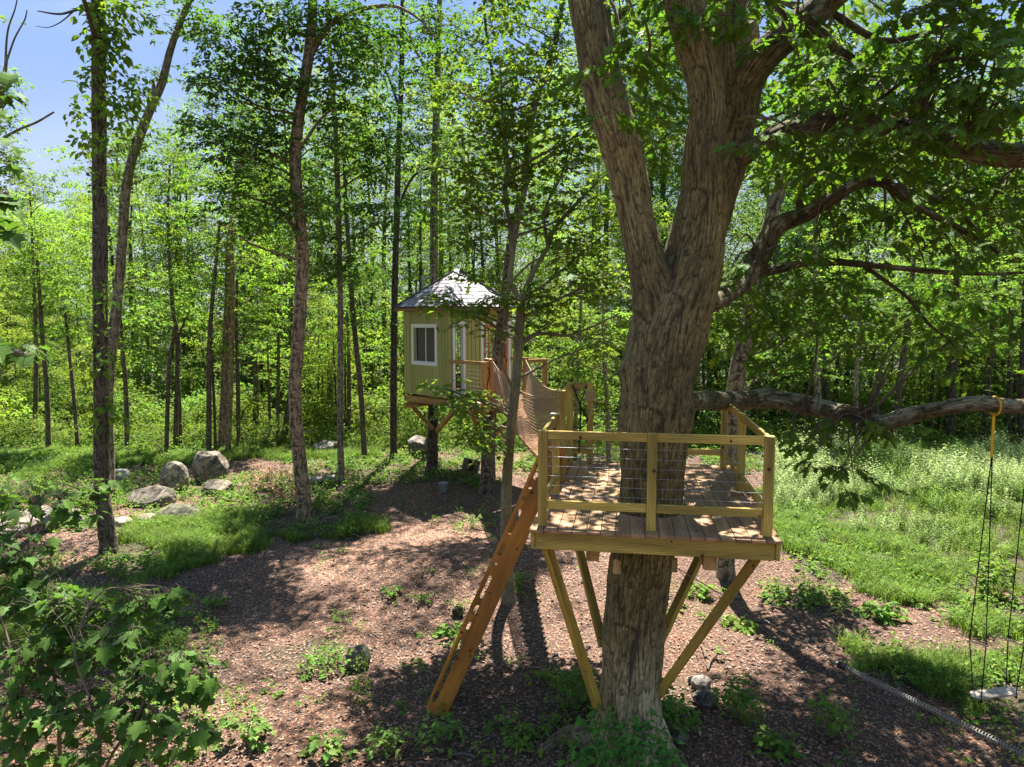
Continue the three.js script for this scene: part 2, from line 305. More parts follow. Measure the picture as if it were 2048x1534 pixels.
// a spray: flat leafy twig about 1 across (scaled by the copies); n leaves of `size`
function sprayGeo(seed, kind, n, size, R, flat = 0.25, tilt = 0.5, droop = 0.15, hue = 0.25) {
  const r = rng(seed), pos = [], c = [], nor = [];
  const arms = 4 + Math.floor(r() * 3), dirs = Array.from({ length: arms }, (_, i) => [i / arms * 6.28 + r() * 0.9, 0.6 + 0.4 * r(), (r() - 0.5) * flat * 2]);
  for (let i = 0; i < n; i++) {
    const [a, l, e] = dirs[i % arms], d = R * l * Math.sqrt(r() * 0.95 + 0.05), da = (r() - 0.5) * 0.8, x = Math.sin(a + da) * d, z = Math.cos(a + da) * d, y = e * d + (r() - 0.5) * flat * R * 0.6 - droop * d * d / R;
    const q = Q((r() - 0.35) * tilt * 1.6, a + da + (r() - 0.5) * 2.4, (r() - 0.5) * tilt * 1.8), s = size * (0.7 + 0.6 * r());
    const k = 0.8 + 0.4 * r(), hu = 1 + hue * (r() - 0.5) * 2, tris = leafTris(kind, s, 0.25 + 0.3 * r(), 0.1 + 0.25 * r(), []);
    for (const t of tris) { const w = t.map((p) => p.clone().applyQuaternion(q)); const nn = V().crossVectors(V().subVectors(w[1], w[0]), V().subVectors(w[2], w[0])).normalize(); for (const p of w) { pos.push(p.x + x, p.y + y, p.z + z); c.push(k * hu, k, k * 0.9); nor.push(nn.x, nn.y, nn.z); } }
  }
  const g = new THREE.BufferGeometry(); g.setAttribute('position', new THREE.Float32BufferAttribute(pos, 3)); g.setAttribute('normal', new THREE.Float32BufferAttribute(nor, 3)); g.setAttribute('color', new THREE.Float32BufferAttribute(c, 3));
  return g;
}
const SPRAY = {
  far: [sprayGeo(1, 'simple', 70, 0.155, 1, 0.35, 0.7), sprayGeo(2, 'simple', 70, 0.15, 1, 0.45, 0.8)],
  mid: [sprayGeo(3, 'oval', 34, 0.17, 0.75, 0.25, 0.55), sprayGeo(4, 'oval', 30, 0.16, 0.75, 0.3, 0.6), sprayGeo(5, 'oval', 38, 0.15, 0.75, 0.2, 0.5)],
  oak: [sprayGeo(21, 'oak', 26, 0.15, 0.6, 0.35, 0.8, 0.3), sprayGeo(22, 'oak', 22, 0.16, 0.6, 0.45, 0.9, 0.35)],
  maple: [sprayGeo(6, 'maple', 20, 0.145, 0.6, 0.16, 0.45), sprayGeo(7, 'maple', 17, 0.15, 0.6, 0.2, 0.5), sprayGeo(8, 'maple', 23, 0.135, 0.6, 0.14, 0.4)],
  vine: [sprayGeo(9, 'oval', 14, 0.14, 0.3, 0.6, 1.1, 0.3), sprayGeo(10, 'oval', 11, 0.15, 0.3, 0.7, 1.2, 0.4)],
  herb: [sprayGeo(12, 'oval', 16, 0.09, 0.2, 0.9, 0.6, 0), sprayGeo(13, 'maple', 12, 0.085, 0.2, 0.7, 0.6, 0), sprayGeo(14, 'oval', 20, 0.06, 0.17, 1.2, 0.7, 0)],
};
// a crown part made of m leafy clumps with open air between them
function clusters(px, py, rx, ry, Z, m, n, r, df = 0.9, size = 0.3) {
  const out = [];
  for (let i = 0; i < m; i++) { let x, y, z; do { x = r() * 2 - 1; y = r() * 2 - 1; z = r() * 2 - 1; } while (x * x + y * y + z * z > 1); const s = size * (0.6 + 0.7 * r()); out.push([px + x * rx, py + y * ry, rx * s, Math.min(ry, rx) * s * 0.7, Z + z * rx * Z / FPX * df, Math.round(n * (0.6 + 0.8 * r())), 1]); }
  return out;
}
// ellipsoid of sprays round a picture position: [px, py, rx, ry (pixels), Z, n, depth factor]
function blobList(blobs, r, sz, tone, kinds) {
  const lists = kinds.map(() => []);
  for (const [px, py, rx, ry, Z, n, df = 1] of blobs) {
    const c = P(px, py, Z), ax = rx * Z / FPX, ay = ry * Z / FPX, az = ax * df;
    for (let i = 0; i < n; i++) {
      let x, y, z; do { x = r() * 2 - 1; y = r() * 2 - 1; z = r() * 2 - 1; } while (x * x + y * y + z * z > 1);
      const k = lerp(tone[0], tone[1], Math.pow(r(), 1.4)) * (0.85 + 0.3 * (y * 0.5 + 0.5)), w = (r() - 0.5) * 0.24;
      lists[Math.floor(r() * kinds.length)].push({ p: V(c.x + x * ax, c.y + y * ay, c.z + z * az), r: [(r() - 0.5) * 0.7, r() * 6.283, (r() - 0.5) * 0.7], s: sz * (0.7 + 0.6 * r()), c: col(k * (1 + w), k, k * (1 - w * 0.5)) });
    }
  }
  return lists;
}
// ------------------------------------------------------------------ the ground: one sheet to the horizon
const MEADOW = [[1545, 905], [1660, 905], [1800, 905], [2048, 915], [2300, 915], [2300, 1190], [2048, 1190], [1880, 1150], [1740, 1085], [1620, 1060], [1565, 1010]];
const LOWGRASS = [
  [[1545, 985], [1650, 1040], [1760, 1080], [1900, 1130], [1960, 1175], [1850, 1215], [1720, 1195], [1600, 1140], [1552, 1090]],
  [[230, 1060], [330, 1025], [450, 1035], [560, 1050], [700, 1035], [790, 1045], [760, 1075], [640, 1078], [540, 1085], [470, 1120], [380, 1140], [280, 1170], [215, 1130]],
  [[-300, 905], [0, 900], [190, 900], [330, 908], [420, 905], [430, 925], [300, 935], [180, 945], [0, 960], [-300, 980]],
  [[430, 895], [600, 885], [760, 880], [800, 885], [780, 905], [650, 925], [560, 930], [470, 925]],
  [[-200, 1150], [60, 1165], [180, 1190], [330, 1210], [380, 1290], [250, 1330], [100, 1300], [-200, 1330]],
  [[1700, 1290], [1850, 1300], [1960, 1330], [2080, 1290], [2080, 1420], [1980, 1430], [1850, 1390], [1730, 1350]],
  [[1880, 1190], [2080, 1195], [2080, 1280], [1960, 1270], [1890, 1230]],
];
const HERBS = [
  [[150, 940], [300, 930], [330, 960], [260, 985], [180, 990]],
  [[400, 985], [520, 960], [600, 950], [700, 960], [760, 990], [740, 1020], [600, 1045], [450, 1045]],
  [[620, 960], [760, 930], [860, 925], [960, 940], [1000, 975], [860, 965], [720, 975]],
  [[1050, 860], [1240, 870], [1240, 920], [1130, 940], [1050, 930]],
  [[520, 1320], [640, 1270], [740, 1300], [720, 1345], [600, 1360]],
  [[1560, 1150], [1660, 1170], [1700, 1230], [1600, 1230], [1540, 1190]],
  [[1080, 1360], [1190, 1320], [1190, 1440], [1090, 1430]],
  [[1310, 1390], [1380, 1350], [1420, 1480], [1320, 1500]],
  [[980, 1400], [1100, 1420], [1180, 1500], [900, 1520], [900, 1450]],
];
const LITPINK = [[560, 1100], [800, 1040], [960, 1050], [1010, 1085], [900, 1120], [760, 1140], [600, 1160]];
const ragX = (x, y) => x + 90 * (fbm(x * 0.02, y * 0.04, 3, 3) - 0.5), ragY = (x, y) => y + 46 * (fbm(x * 0.02, y * 0.04, 17, 3) - 0.5);
const anyPoly = (x, y, L) => { const X = ragX(x, y), Y = ragY(x, y); return L.some((p) => inPoly(X, Y, p)); };
const dirtMask = (p) => fbm(p.x * 0.5 + 31, 4, p.z * 0.5, 4);
{
  const N = 340, pos = [], uv = [], idx = [], c = [];
  const warp = (t) => { const s = Math.sign(t), a = Math.abs(t); return s * (a * 13 + Math.pow(a, 7) * 500); };
  for (let j = 0; j <= N; j++) for (let i = 0; i <= N; i++) {
    const x = warp(i / N * 2 - 1), Z = 13 + warp(j / N * 2 - 1), far = Math.hypot(x, Z - 13);
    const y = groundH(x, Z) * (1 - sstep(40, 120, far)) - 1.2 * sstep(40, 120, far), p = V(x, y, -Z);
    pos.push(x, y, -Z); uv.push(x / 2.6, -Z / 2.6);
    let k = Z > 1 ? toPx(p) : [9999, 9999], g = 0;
    if (Z > 1 && Z < 60) { g = anyPoly(k[0], k[1], LOWGRASS) || inPoly(k[0], k[1], MEADOW) ? 1 : anyPoly(k[0], k[1], HERBS) ? 0.6 : 0; }
    if (Z >= 24) g = Math.max(g, sstep(24, 27, Z) * 0.8);
    if (far > 60) g = 0.8;
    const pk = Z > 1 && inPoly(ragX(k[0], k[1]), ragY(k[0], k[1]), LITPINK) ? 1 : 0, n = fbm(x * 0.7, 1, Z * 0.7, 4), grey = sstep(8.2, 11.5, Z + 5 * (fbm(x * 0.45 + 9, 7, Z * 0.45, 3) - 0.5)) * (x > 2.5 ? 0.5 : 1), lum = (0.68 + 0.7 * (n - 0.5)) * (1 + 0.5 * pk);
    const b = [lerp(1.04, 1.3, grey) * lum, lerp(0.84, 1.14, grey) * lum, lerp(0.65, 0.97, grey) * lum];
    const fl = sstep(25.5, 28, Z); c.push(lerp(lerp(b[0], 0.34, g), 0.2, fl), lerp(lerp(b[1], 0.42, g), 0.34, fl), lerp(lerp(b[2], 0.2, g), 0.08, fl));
  }
  for (let j = 0; j < N; j++) for (let i = 0; i < N; i++) { const a = j * (N + 1) + i, d = a + N + 1; idx.push(a, a + 1, d, a + 1, d + 1, d); }
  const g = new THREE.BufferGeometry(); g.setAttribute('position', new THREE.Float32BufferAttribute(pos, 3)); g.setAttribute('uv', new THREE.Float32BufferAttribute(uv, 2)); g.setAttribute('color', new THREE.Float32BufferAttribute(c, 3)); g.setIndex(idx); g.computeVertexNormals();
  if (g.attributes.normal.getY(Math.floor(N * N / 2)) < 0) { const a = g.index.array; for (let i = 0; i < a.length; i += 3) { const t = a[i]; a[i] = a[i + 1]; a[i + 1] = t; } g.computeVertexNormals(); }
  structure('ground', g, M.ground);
}
// ------------------------------------------------------------------ the big oak
const OAKZ = 7.8;
const oakBase = P(1255, 1530, OAKZ);
oakBase.y = groundH(oakBase.x, OAKZ);
const oak = thing('oak_tree', 'huge old oak with deeply furrowed bark growing through the wooden deck', 'tree', oakBase);
const rel = (o) => (p) => p.clone().sub(o);
const oakRel = rel(oakBase);
function pxTube(list, o, base) {  // list: [px, py, Z, width px]
  const pts = list.map(([x, y, Z]) => P(x, y, Z).sub(base)), rad = list.map(([, , Z, w]) => w / 2 * Z / FPX);
  return tube(pts, rad, o);
}
const oakColor = (p) => {
  const wx = p.x, k = 0.78 + 1.1 * (fbm(p.x * 1.7, p.y * 0.9, p.z * 1.7 + 4, 4) - 0.5), pale = sstep(0.44, 0.62, fbm(p.x * 2.2 + 8, p.y * 1.2, p.z * 2.2, 4)) * sstep(3.3, 1.2, p.y), low = sstep(1.9, 0.3, p.y + 0.7 * (wx < 0.1 ? 1 : 0) + 0.6 * (fbm(p.x * 2, p.y, 3) - 0.5)), moss = sstep(0.5, 0.68, fbm(p.x * 1.4, p.y * 0.6 + 20, p.z * 1.4, 3)) * sstep(0.8, 2.2, p.y) * sstep(4.5, 2.5, p.y);
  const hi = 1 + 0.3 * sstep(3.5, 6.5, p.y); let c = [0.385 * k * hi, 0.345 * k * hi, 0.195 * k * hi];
  c = [lerp(c[0], 0.66, pale * 0.7), lerp(c[1], 0.65, pale * 0.7), lerp(c[2], 0.5, pale * 0.7)];
  c = [lerp(c[0], 0.9, low * 0.8), lerp(c[1], 0.87, low * 0.8), lerp(c[2], 0.78, low * 0.8)];
  return [lerp(c[0], 0.3, moss * 0.6), lerp(c[1], 0.28, moss * 0.6), lerp(c[2], 0.1, moss * 0.6)];
};
{
  const Z = OAKZ, bulge = P(1240, 735, Z).sub(oakBase), scar = P(1383, 835, Z).sub(oakBase);
  const mainPath = [[1250, 1575, Z, 235], [1252, 1530, Z, 185], [1254, 1490, Z, 155], [1256, 1430, Z, 136], [1260, 1350, Z, 124], [1268, 1220, Z, 128], [1280, 1130, Z, 132], [1295, 1030, Z, 122], [1304, 950, Z, 126], [1311, 850, Z, 138], [1321, 750, Z, 142], [1338, 655, Z, 150], [1360, 590, Z, 134], [1382, 520, Z, 118], [1398, 450, Z - 0.02, 106], [1406, 390, Z - 0.08, 92], [1405, 300, Z - 0.16, 74], [1414, 200, Z - 0.2, 64], [1392, 100, Z - 0.22, 71], [1369, 0, Z - 0.22, 76], [1350, -130, Z - 0.2, 72], [1325, -420, Z - 0.1, 56], [1340, -800, Z, 38]];
  const flare = (a, t, p) => {
    let k = 1; const low = sstep(0.75, -0.1, p.y);
    k += low * 0.3 * Math.pow(Math.max(0, Math.cos(2.5 * a + 0.6)), 2) + low * 0.12 * Math.cos(5 * a);
    return k + 0.035 * Math.sin(a * 3 + p.y * 1.3) + 0.02 * Math.sin(a * 7 + p.y * 3);
  };
  const trunk = pxTube(mainPath, { seg: 260, radial: 72, amp: 0.1, freq: 3.2, reps: 3, shape: flare }, oakBase);
  // swollen burl on the left, healed branch scar on the right; fine ridges in the bark
  const p = trunk.attributes.position, n = trunk.attributes.normal, v = V();
  for (let i = 0; i < p.count; i++) {
    v.fromBufferAttribute(p, i); let d = 0;
    const q = Math.hypot(v.x - bulge.x, v.y - bulge.y, v.z - bulge.z - 0.05) / 0.13; d += 0.085 * Math.exp(-q * q);
    const s = Math.hypot(v.x - scar.x, v.y - scar.y, v.z - scar.z - 0.1), sq = s / 0.17; d += 0.075 * Math.exp(-sq * sq) - 0.07 * Math.exp(-((s / 0.07) ** 2));
    d += 0.02 * (Math.abs(fbm(v.x * 13, v.y * 3.2, v.z * 13, 3) - 0.5) * 2 - 0.3);
    p.setXYZ(i, v.x + n.getX(i) * d, v.y + n.getY(i) * d, v.z + n.getZ(i) * d);
  }
  trunk.computeVertexNormals(); setColor(trunk, oakColor); part('trunk', trunk, M.oakBark, oak);
  const limb = (list, o = {}) => {
    const g = pxTube(list, { seg: list.length * 12, radial: 28, amp: 0.12, freq: 4, reps: o.reps ?? 2, seed: o.seed ?? 0 }, oakBase);
    setColor(g, o.color ?? oakColor); return part(o.name ?? 'limb', g, M.oakBark, oak);
  };
  const lichen = (p2, n2) => { const k = 0.7 + 0.9 * (fbm(p2.x * 3, p2.y * 3, p2.z * 3, 3) - 0.5), l = sstep(0.52, 0.62, fbm(p2.x * 5, p2.y * 5 + 9, p2.z * 5, 3)) * (n2 && n2.y > -0.2 ? 1 : 0.3); return [lerp(0.25 * k, 0.52, l), lerp(0.225 * k, 0.52, l), lerp(0.135 * k, 0.45, l)]; };
  limb([[1352, 760, Z, 60], [1330, 670, Z - 0.02, 124], [1311, 590, Z - 0.06, 94], [1291, 520, Z - 0.1, 74], [1274, 445, Z - 0.12, 68], [1248, 310, Z - 0.12, 78], [1222, 230, Z - 0.12, 80], [1204, 165, Z - 0.12, 78], [1181, 40, Z - 0.1, 75], [1165, -60, Z, 72], [1130, -320, Z + 0.2, 58], [1100, -700, Z + 0.4, 36]], { reps: 2 });
  limb([[1380, 620, Z + 0.06, 60], [1414, 450, Z + 0.16, 82], [1446, 340, Z + 0.28, 80], [1472, 240, Z + 0.34, 78], [1480, 150, Z + 0.36, 86], [1474, 60, Z + 0.4, 78], [1458, -60, Z + 0.4, 66], [1440, -400, Z + 0.6, 48], [1450, -800, Z + 0.8, 30]], { seed: 3, color: (q) => oakColor(q).map((x) => x * 0.6) });
  limb([[1474, 230, Z + 0.3, 40], [1496, 160, Z + 0.22, 62], [1535, 105, Z + 0.02, 62], [1590, 58, Z - 0.1, 58], [1650, 8, Z - 0.2, 54], [1722, -60, Z - 0.4, 50], [1860, -230, Z - 0.8, 38], [2000, -480, Z - 1.2, 24]], { seed: 5, color: lichen });
  limb([[1440, 350, Z + 0.24, 36], [1476, 318, Z + 0.16, 42], [1520, 290, Z + 0.05, 40], [1570, 266, Z, 42], [1635, 248, Z - 0.08, 46], [1700, 239, Z - 0.15, 47], [1765, 250, Z - 0.25, 46], [1830, 268, Z - 0.35, 45], [1880, 284, Z - 0.45, 45], [1935, 300, Z - 0.55, 46], [2000, 309, Z - 0.65, 46], [2080, 312, Z - 0.8, 44], [2250, 300, Z - 1.0, 38], [2450, 250, Z - 1.2, 26]], { seed: 7, color: lichen });
  limb([[1395, 620, Z + 0.1, 34], [1440, 598, Z + 0.5, 38], [1485, 560, Z + 0.9, 44], [1519, 512, Z + 1.1, 44], [1553, 454, Z + 1.2, 36], [1608, 429, Z + 1.2, 31], [1655, 402, Z + 1.1, 29], [1722, 364, Z + 1.1, 23], [1768, 366, Z + 1.1, 20], [1820, 402, Z + 1.1, 19], [1867, 430, Z + 1.0, 14], [1946, 472, Z + 0.9, 12], [1997, 506, Z + 0.9, 8]], { seed: 9, color: lichen, reps: 1 });
  limb([[1605, 430, Z + 1.2, 16], [1598, 392, Z + 1.2, 15], [1622, 355, Z + 1.2, 14], [1654, 313, Z + 1.2, 10]], { seed: 11, color: lichen, reps: 1, name: 'branch' });
  limb([[1825, 404, Z + 1.1, 10], [1862, 393, Z + 1.1, 12], [1910, 412, Z + 1.1, 10], [1955, 465, Z + 1.0, 6]], { seed: 12, color: lichen, reps: 1, name: 'branch' });
  limb([[1500, 548, Z + 1.0, 20], [1553, 540, Z + 1.2, 17], [1604, 527, Z + 1.3, 16], [1673, 524, Z + 1.3, 15], [1724, 529, Z + 1.2, 13], [1790, 535, Z + 1.1, 11], [1844, 541, Z + 1.0, 11], [1970, 548, Z + 0.9, 7], [2060, 545, Z + 0.9, 4]], { seed: 13, color: lichen, reps: 1, name: 'branch' });
  limb([[1724, 529, Z + 1.2, 9], [1775, 565, Z + 1.3, 8], [1820, 600, Z + 1.3, 7], [1854, 644, Z + 1.3, 6], [1902, 685, Z + 1.3, 4], [1946, 740, Z + 1.3, 2]], { seed: 14, color: lichen, reps: 1, name: 'branch' });
  limb([[1345, 815, Z + 0.05, 34], [1390, 803, Z + 0.45, 38], [1430, 800, Z + 1.3, 38], [1462, 801, Z + 2.35, 37], [1500, 800, Z + 2.7, 38], [1536, 796, Z + 2.7, 39], [1572, 802, Z + 2.6, 36], [1610, 809, Z + 2.4, 39], [1650, 818, Z + 2.2, 36], [1690, 828, Z + 2.0, 37], [1730, 838, Z + 1.8, 34], [1762, 846, Z + 1.6, 32], [1794, 838, Z + 1.5, 34], [1861, 821, Z + 1.25, 30], [1920, 810, Z + 1.05, 31], [1963, 807, Z + 1.0, 31], [2010, 811, Z + 0.95, 30], [2080, 813, Z + 0.9, 28], [2250, 790, Z + 0.8, 20]], { seed: 15, color: lichen, reps: 1 });
  // limbs and twigs in the right-hand crown
  limb([[1600, 55, Z - 0.1, 20], [1640, 62, Z + 0.2, 19], [1670, 95, Z + 0.4, 18], [1705, 120, Z + 0.5, 17], [1728, 150, Z + 0.6, 12], [1738, 190, Z + 0.6, 8]], { seed: 17, color: lichen, reps: 1, name: 'branch' });
  limb([[1655, 20, Z - 0.1, 15], [1700, 48, Z + 0.1, 15], [1740, 72, Z + 0.2, 14], [1778, 82, Z + 0.3, 12], [1850, 68, Z + 0.3, 9], [1960, 30, Z + 0.2, 5]], { seed: 18, color: lichen, reps: 1, name: 'branch' });
  limb([[1700, 250, Z - 0.1, 9], [1770, 190, Z - 0.6, 9], [1860, 130, Z - 1.0, 8], [1960, 110, Z - 1.3, 6], [2060, 80, Z - 1.4, 4]], { seed: 19, color: lichen, reps: 1, name: 'branch' });
  limb([[1480, 240, Z + 0.1, 8], [1500, 234, Z - 0.3, 7], [1550, 240, Z - 0.5, 5], [1590, 262, Z - 0.6, 3]], { seed: 20, reps: 1, name: 'branch' });
  limb([[1280, 130, Z - 0.2, 7], [1300, 90, Z - 0.9, 6], [1290, 40, Z - 1.2, 4]], { seed: 21, reps: 1, name: 'branch' });
  for (const [a, b, c, w] of [[[1215, 1470], [1140, 1478], [1060, 1515], 60], [[1290, 1500], [1345, 1540], [1390, 1590], 50], [[1205, 1505], [1150, 1560], [1110, 1620], 50]]) {
    const q = [G(...a), G(...b), G(...c)]; q[0].y += 0.12; q[1].y += 0.03; q[2].y -= 0.05; q[0].z = -OAKZ + 0.05;
    const g = tube(q.map(oakRel), [w / 2 * 0.0055, w / 2 * 0.0045, 0.03], { seg: 16, radial: 14, amp: 0.15, freq: 5, reps: 1 }); setColor(g, (pp) => [0.3, 0.25, 0.19]); part('root', g, M.oakBark, oak);
  }
  part('crack', tube([P(1281, 1186, 7.45), P(1277, 1270, 7.45), P(1270, 1300, 7.44), P(1262, 1350, 7.44), P(1255, 1395, 7.43)].map((q) => oakRel(q)), [0.004, 0.012, 0.016, 0.014, 0.004], { seg: 20, radial: 5 }), M.dark, oak);
}
// leaves of the oak: twig ends carry five to nine lobed leaves each
const oakTwigs = [];
{
  const r = rng(404), L = [];
  // [px, py, rx, ry, Z, twigs, depth factor]
  const blobs = [
    [1265, 130, 62, 90, 6.9, 15], [1235, 200, 45, 30, 7.0, 6], [1480, 20, 70, 45, 7.1, 16], [1330, -40, 80, 70, 7.2, 12], [1530, 265, 60, 36, 7.1, 9], [1560, 50, 60, 40, 7.5, 7],
    [1650, 180, 80, 90, 7.4, 18], [1760, 120, 90, 90, 7.0, 22], [1880, 90, 110, 100, 6.6, 34], [2000, 130, 80, 130, 6.3, 28], [1930, 230, 120, 45, 6.7, 24], [1830, 290, 60, 40, 7.0, 10], [1900, 20, 150, 60, 6.8, 26],
    [1800, 210, 90, 50, 6.8, 16], [1620, 310, 70, 40, 7.6, 12], [1730, 310, 60, 40, 7.6, 10], [2000, 390, 70, 60, 7.4, 16], [1900, 380, 80, 60, 8.0, 14], [1960, 480, 80, 60, 8.2, 14],
    [1690, 440, 70, 50, 8.8, 9], [1800, 470, 70, 50, 8.8, 9], [1600, 500, 70, 50, 8.8, 9], [1560, 650, 70, 80, 9.6, 16], [1490, 540, 60, 70, 8.6, 14], [1660, 600, 70, 70, 9.4, 12],
    [1640, 900, 55, 60, 9.2, 16], [1700, 960, 45, 40, 9.0, 9], [1600, 850, 45, 30, 9.6, 7], [1780, 850, 45, 25, 9.0, 7], [1690, 840, 50, 22, 9.2, 7], [1850, 640, 90, 80, 9.2, 12], [1970, 650, 80, 90, 8.8, 14],
    // above and beside the frame
    [1300, -350, 330, 220, 7.8, 24, 1.2], [1800, -300, 330, 220, 7.4, 30, 1.2], [2250, 0, 170, 300, 6.6, 24, 1.2],
  ];
  for (const [px, py, rx, ry, Z, n, df = 0.9] of blobs) {
    const c = P(px, py, Z), ax = rx * Z / FPX, ay = ry * Z / FPX, az = Math.min(0.9, Math.max(ax, ay)) * df;
    for (let i = 0; i < n; i++) {
      let x, y, z; do { x = r() * 2 - 1; y = r() * 2 - 1; z = r() * 2 - 1; } while (x * x + y * y + z * z > 1);
      const o = V(c.x + x * ax, c.y + y * ay, c.z + z * az), a = r() * 6.283, len = 0.25 + 0.3 * r(), dir = V(Math.sin(a), -0.15 - 0.45 * r(), Math.cos(a)).normalize(), end = o.clone().addScaledVector(dir, len);
      oakTwigs.push([o, end]);
      const m = 6 + Math.floor(r() * 5);
      for (let k = 0; k < m; k++) {
        const t = 0.35 + 0.65 * (k / (m - 1)), b = o.clone().lerp(end, t), s = 0.105 + 0.06 * r(), f = 0.7 + 0.5 * r(), w = 1 + 0.3 * (r() - 0.5);
        L.push({ p: b, q: Q(0.1 + 0.75 * r(), a + (r() - 0.5) * 3.4, (r() - 0.5) * 1.1), s, c: col(f * w, f, f * 0.9) });
      }
    }
  }
  const vis = (d) => { const [x, y, z] = toPx(d.p); return x > 0 && x < W0 && y > 0 && y < H0 ? d.s / z : 0; };
  L.sort((a, b) => vis(b) - vis(a));
  const kinds = [0, 1, 2].map((k) => leafGeo('oak', 1, 0.2 + 0.15 * k, 0.12 + 0.12 * k, [1 - 0.1 * k, 1, 0.95])), shade = [0.85, 1, 1.18].map((k) => { const m = M.leafOak.clone(); m.color.multiplyScalar(k); return m; });
  L.slice(0, 290).forEach((d, i) => { const m = part('leaf', kinds[i % 3], shade[(i * 7) % 3], oak); m.position.copy(d.p).sub(oakBase); m.quaternion.copy(d.q); m.scale.setScalar(d.s); });
  instanced('foliage', kinds[1], M.leafOak, L.slice(290), oak, oakBase);
  { // deeper and higher sprays of the crown
    const rs = rng(515), bl = [[1700, 150, 190, 130, 9.2, 34], [1900, 180, 190, 150, 9.2, 44], [1850, 320, 190, 80, 9.8, 26], [1650, 330, 120, 80, 9.8, 16], [1330, 200, 60, 150, 9.0, 10], [1560, 240, 110, 120, 9.4, 14], [1960, 420, 130, 110, 9.2, 24], [1780, 380, 120, 80, 9.8, 14], [1560, 620, 90, 110, 10.4, 22], [1720, 620, 120, 90, 10.6, 20], [1900, 640, 140, 90, 10.2, 22], [1480, 620, 60, 90, 10, 10], [1320, 60, 90, 90, 8.8, 9], [1270, 150, 80, 90, 11, 15], [1400, 60, 80, 80, 11.2, 12], [1330, -90, 130, 80, 11, 20], [1180, -60, 90, 70, 11, 9], [1480, -40, 90, 80, 11.4, 12], [1340, 260, 50, 90, 10.6, 6],
      ...clusters(1500, -420, 750, 240, 7.6, 18, 7, rs, 0.7, 0.15), ...clusters(1050, -640, 520, 260, 8.4, 12, 6, rs, 0.8, 0.18), ...clusters(2100, -250, 420, 260, 7.2, 9, 6, rs, 0.8, 0.2), ...clusters(1650, -900, 750, 260, 7.8, 14, 7, rs, 0.7, 0.14), [2300, 300, 220, 300, 7.8, 60]];
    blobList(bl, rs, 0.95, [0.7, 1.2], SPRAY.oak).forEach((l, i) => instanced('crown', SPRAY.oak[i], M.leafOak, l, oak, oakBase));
  }
  part('twigs', mergeGeometries(oakTwigs.map(([a, b]) => thin([oakRel(a), oakRel(b)], 0.004, 4))), M.twig, oak).userData.kind = 'stuff';
  // boughs from the limbs to the leaves
  const hubs = [[1640, 20, 7.6], [1590, 60, 7.7], [1700, 240, 7.65], [1830, 268, 7.45], [1935, 300, 7.25], [1655, 402, 8.9], [1768, 366, 8.9], [1519, 512, 8.9], [1610, 809, 10.1], [1730, 838, 9.5], [1860, -230, 7.0], [1350, -130, 7.6], [1165, -60, 7.8], [1460, -60, 8.2], [1325, -420, 7.7], [1440, -400, 8.4], [2080, 312, 7.0], [2250, 300, 6.8]].map(([x, y, Z]) => P(x, y, Z));
  const bg = [];
  oakTwigs.forEach(([a], i) => { if (i % 3) return; let h = hubs[0]; for (const q of hubs) if (q.distanceTo(a) < h.distanceTo(a)) h = q; if (h.distanceTo(a) > 3.2) return; const mid = h.clone().lerp(a, 0.5).add(V((r() - 0.5) * 0.3, 0.12 + 0.2 * r(), (r() - 0.5) * 0.3)); bg.push(tube([oakRel(h), oakRel(mid), oakRel(a)], [0.02, 0.012, 0.004], { seg: 6, radial: 5 })); });
  part('boughs', mergeGeometries(bg), M.twig, oak).userData.kind = 'stuff';
}
// ------------------------------------------------------------------ the deck round the oak
const PINE = [0.76, 0.57, 0.125], DECKC = [0.6, 0.37, 0.2], CEDAR = [0.66, 0.29, 0.045], HOUSEPINE = [0.68, 0.4, 0.13];
const DX = 0.169, DZ = 6.994, DECKY = CAMH - 2.083, DYAW = 0.163, DW = 2.44, DD = 3.66;
const deck = thing('tree_deck', 'square wooden deck with post-and-cable railing built round the big oak', 'deck', V(DX, DECKY, -DZ), -DYAW);
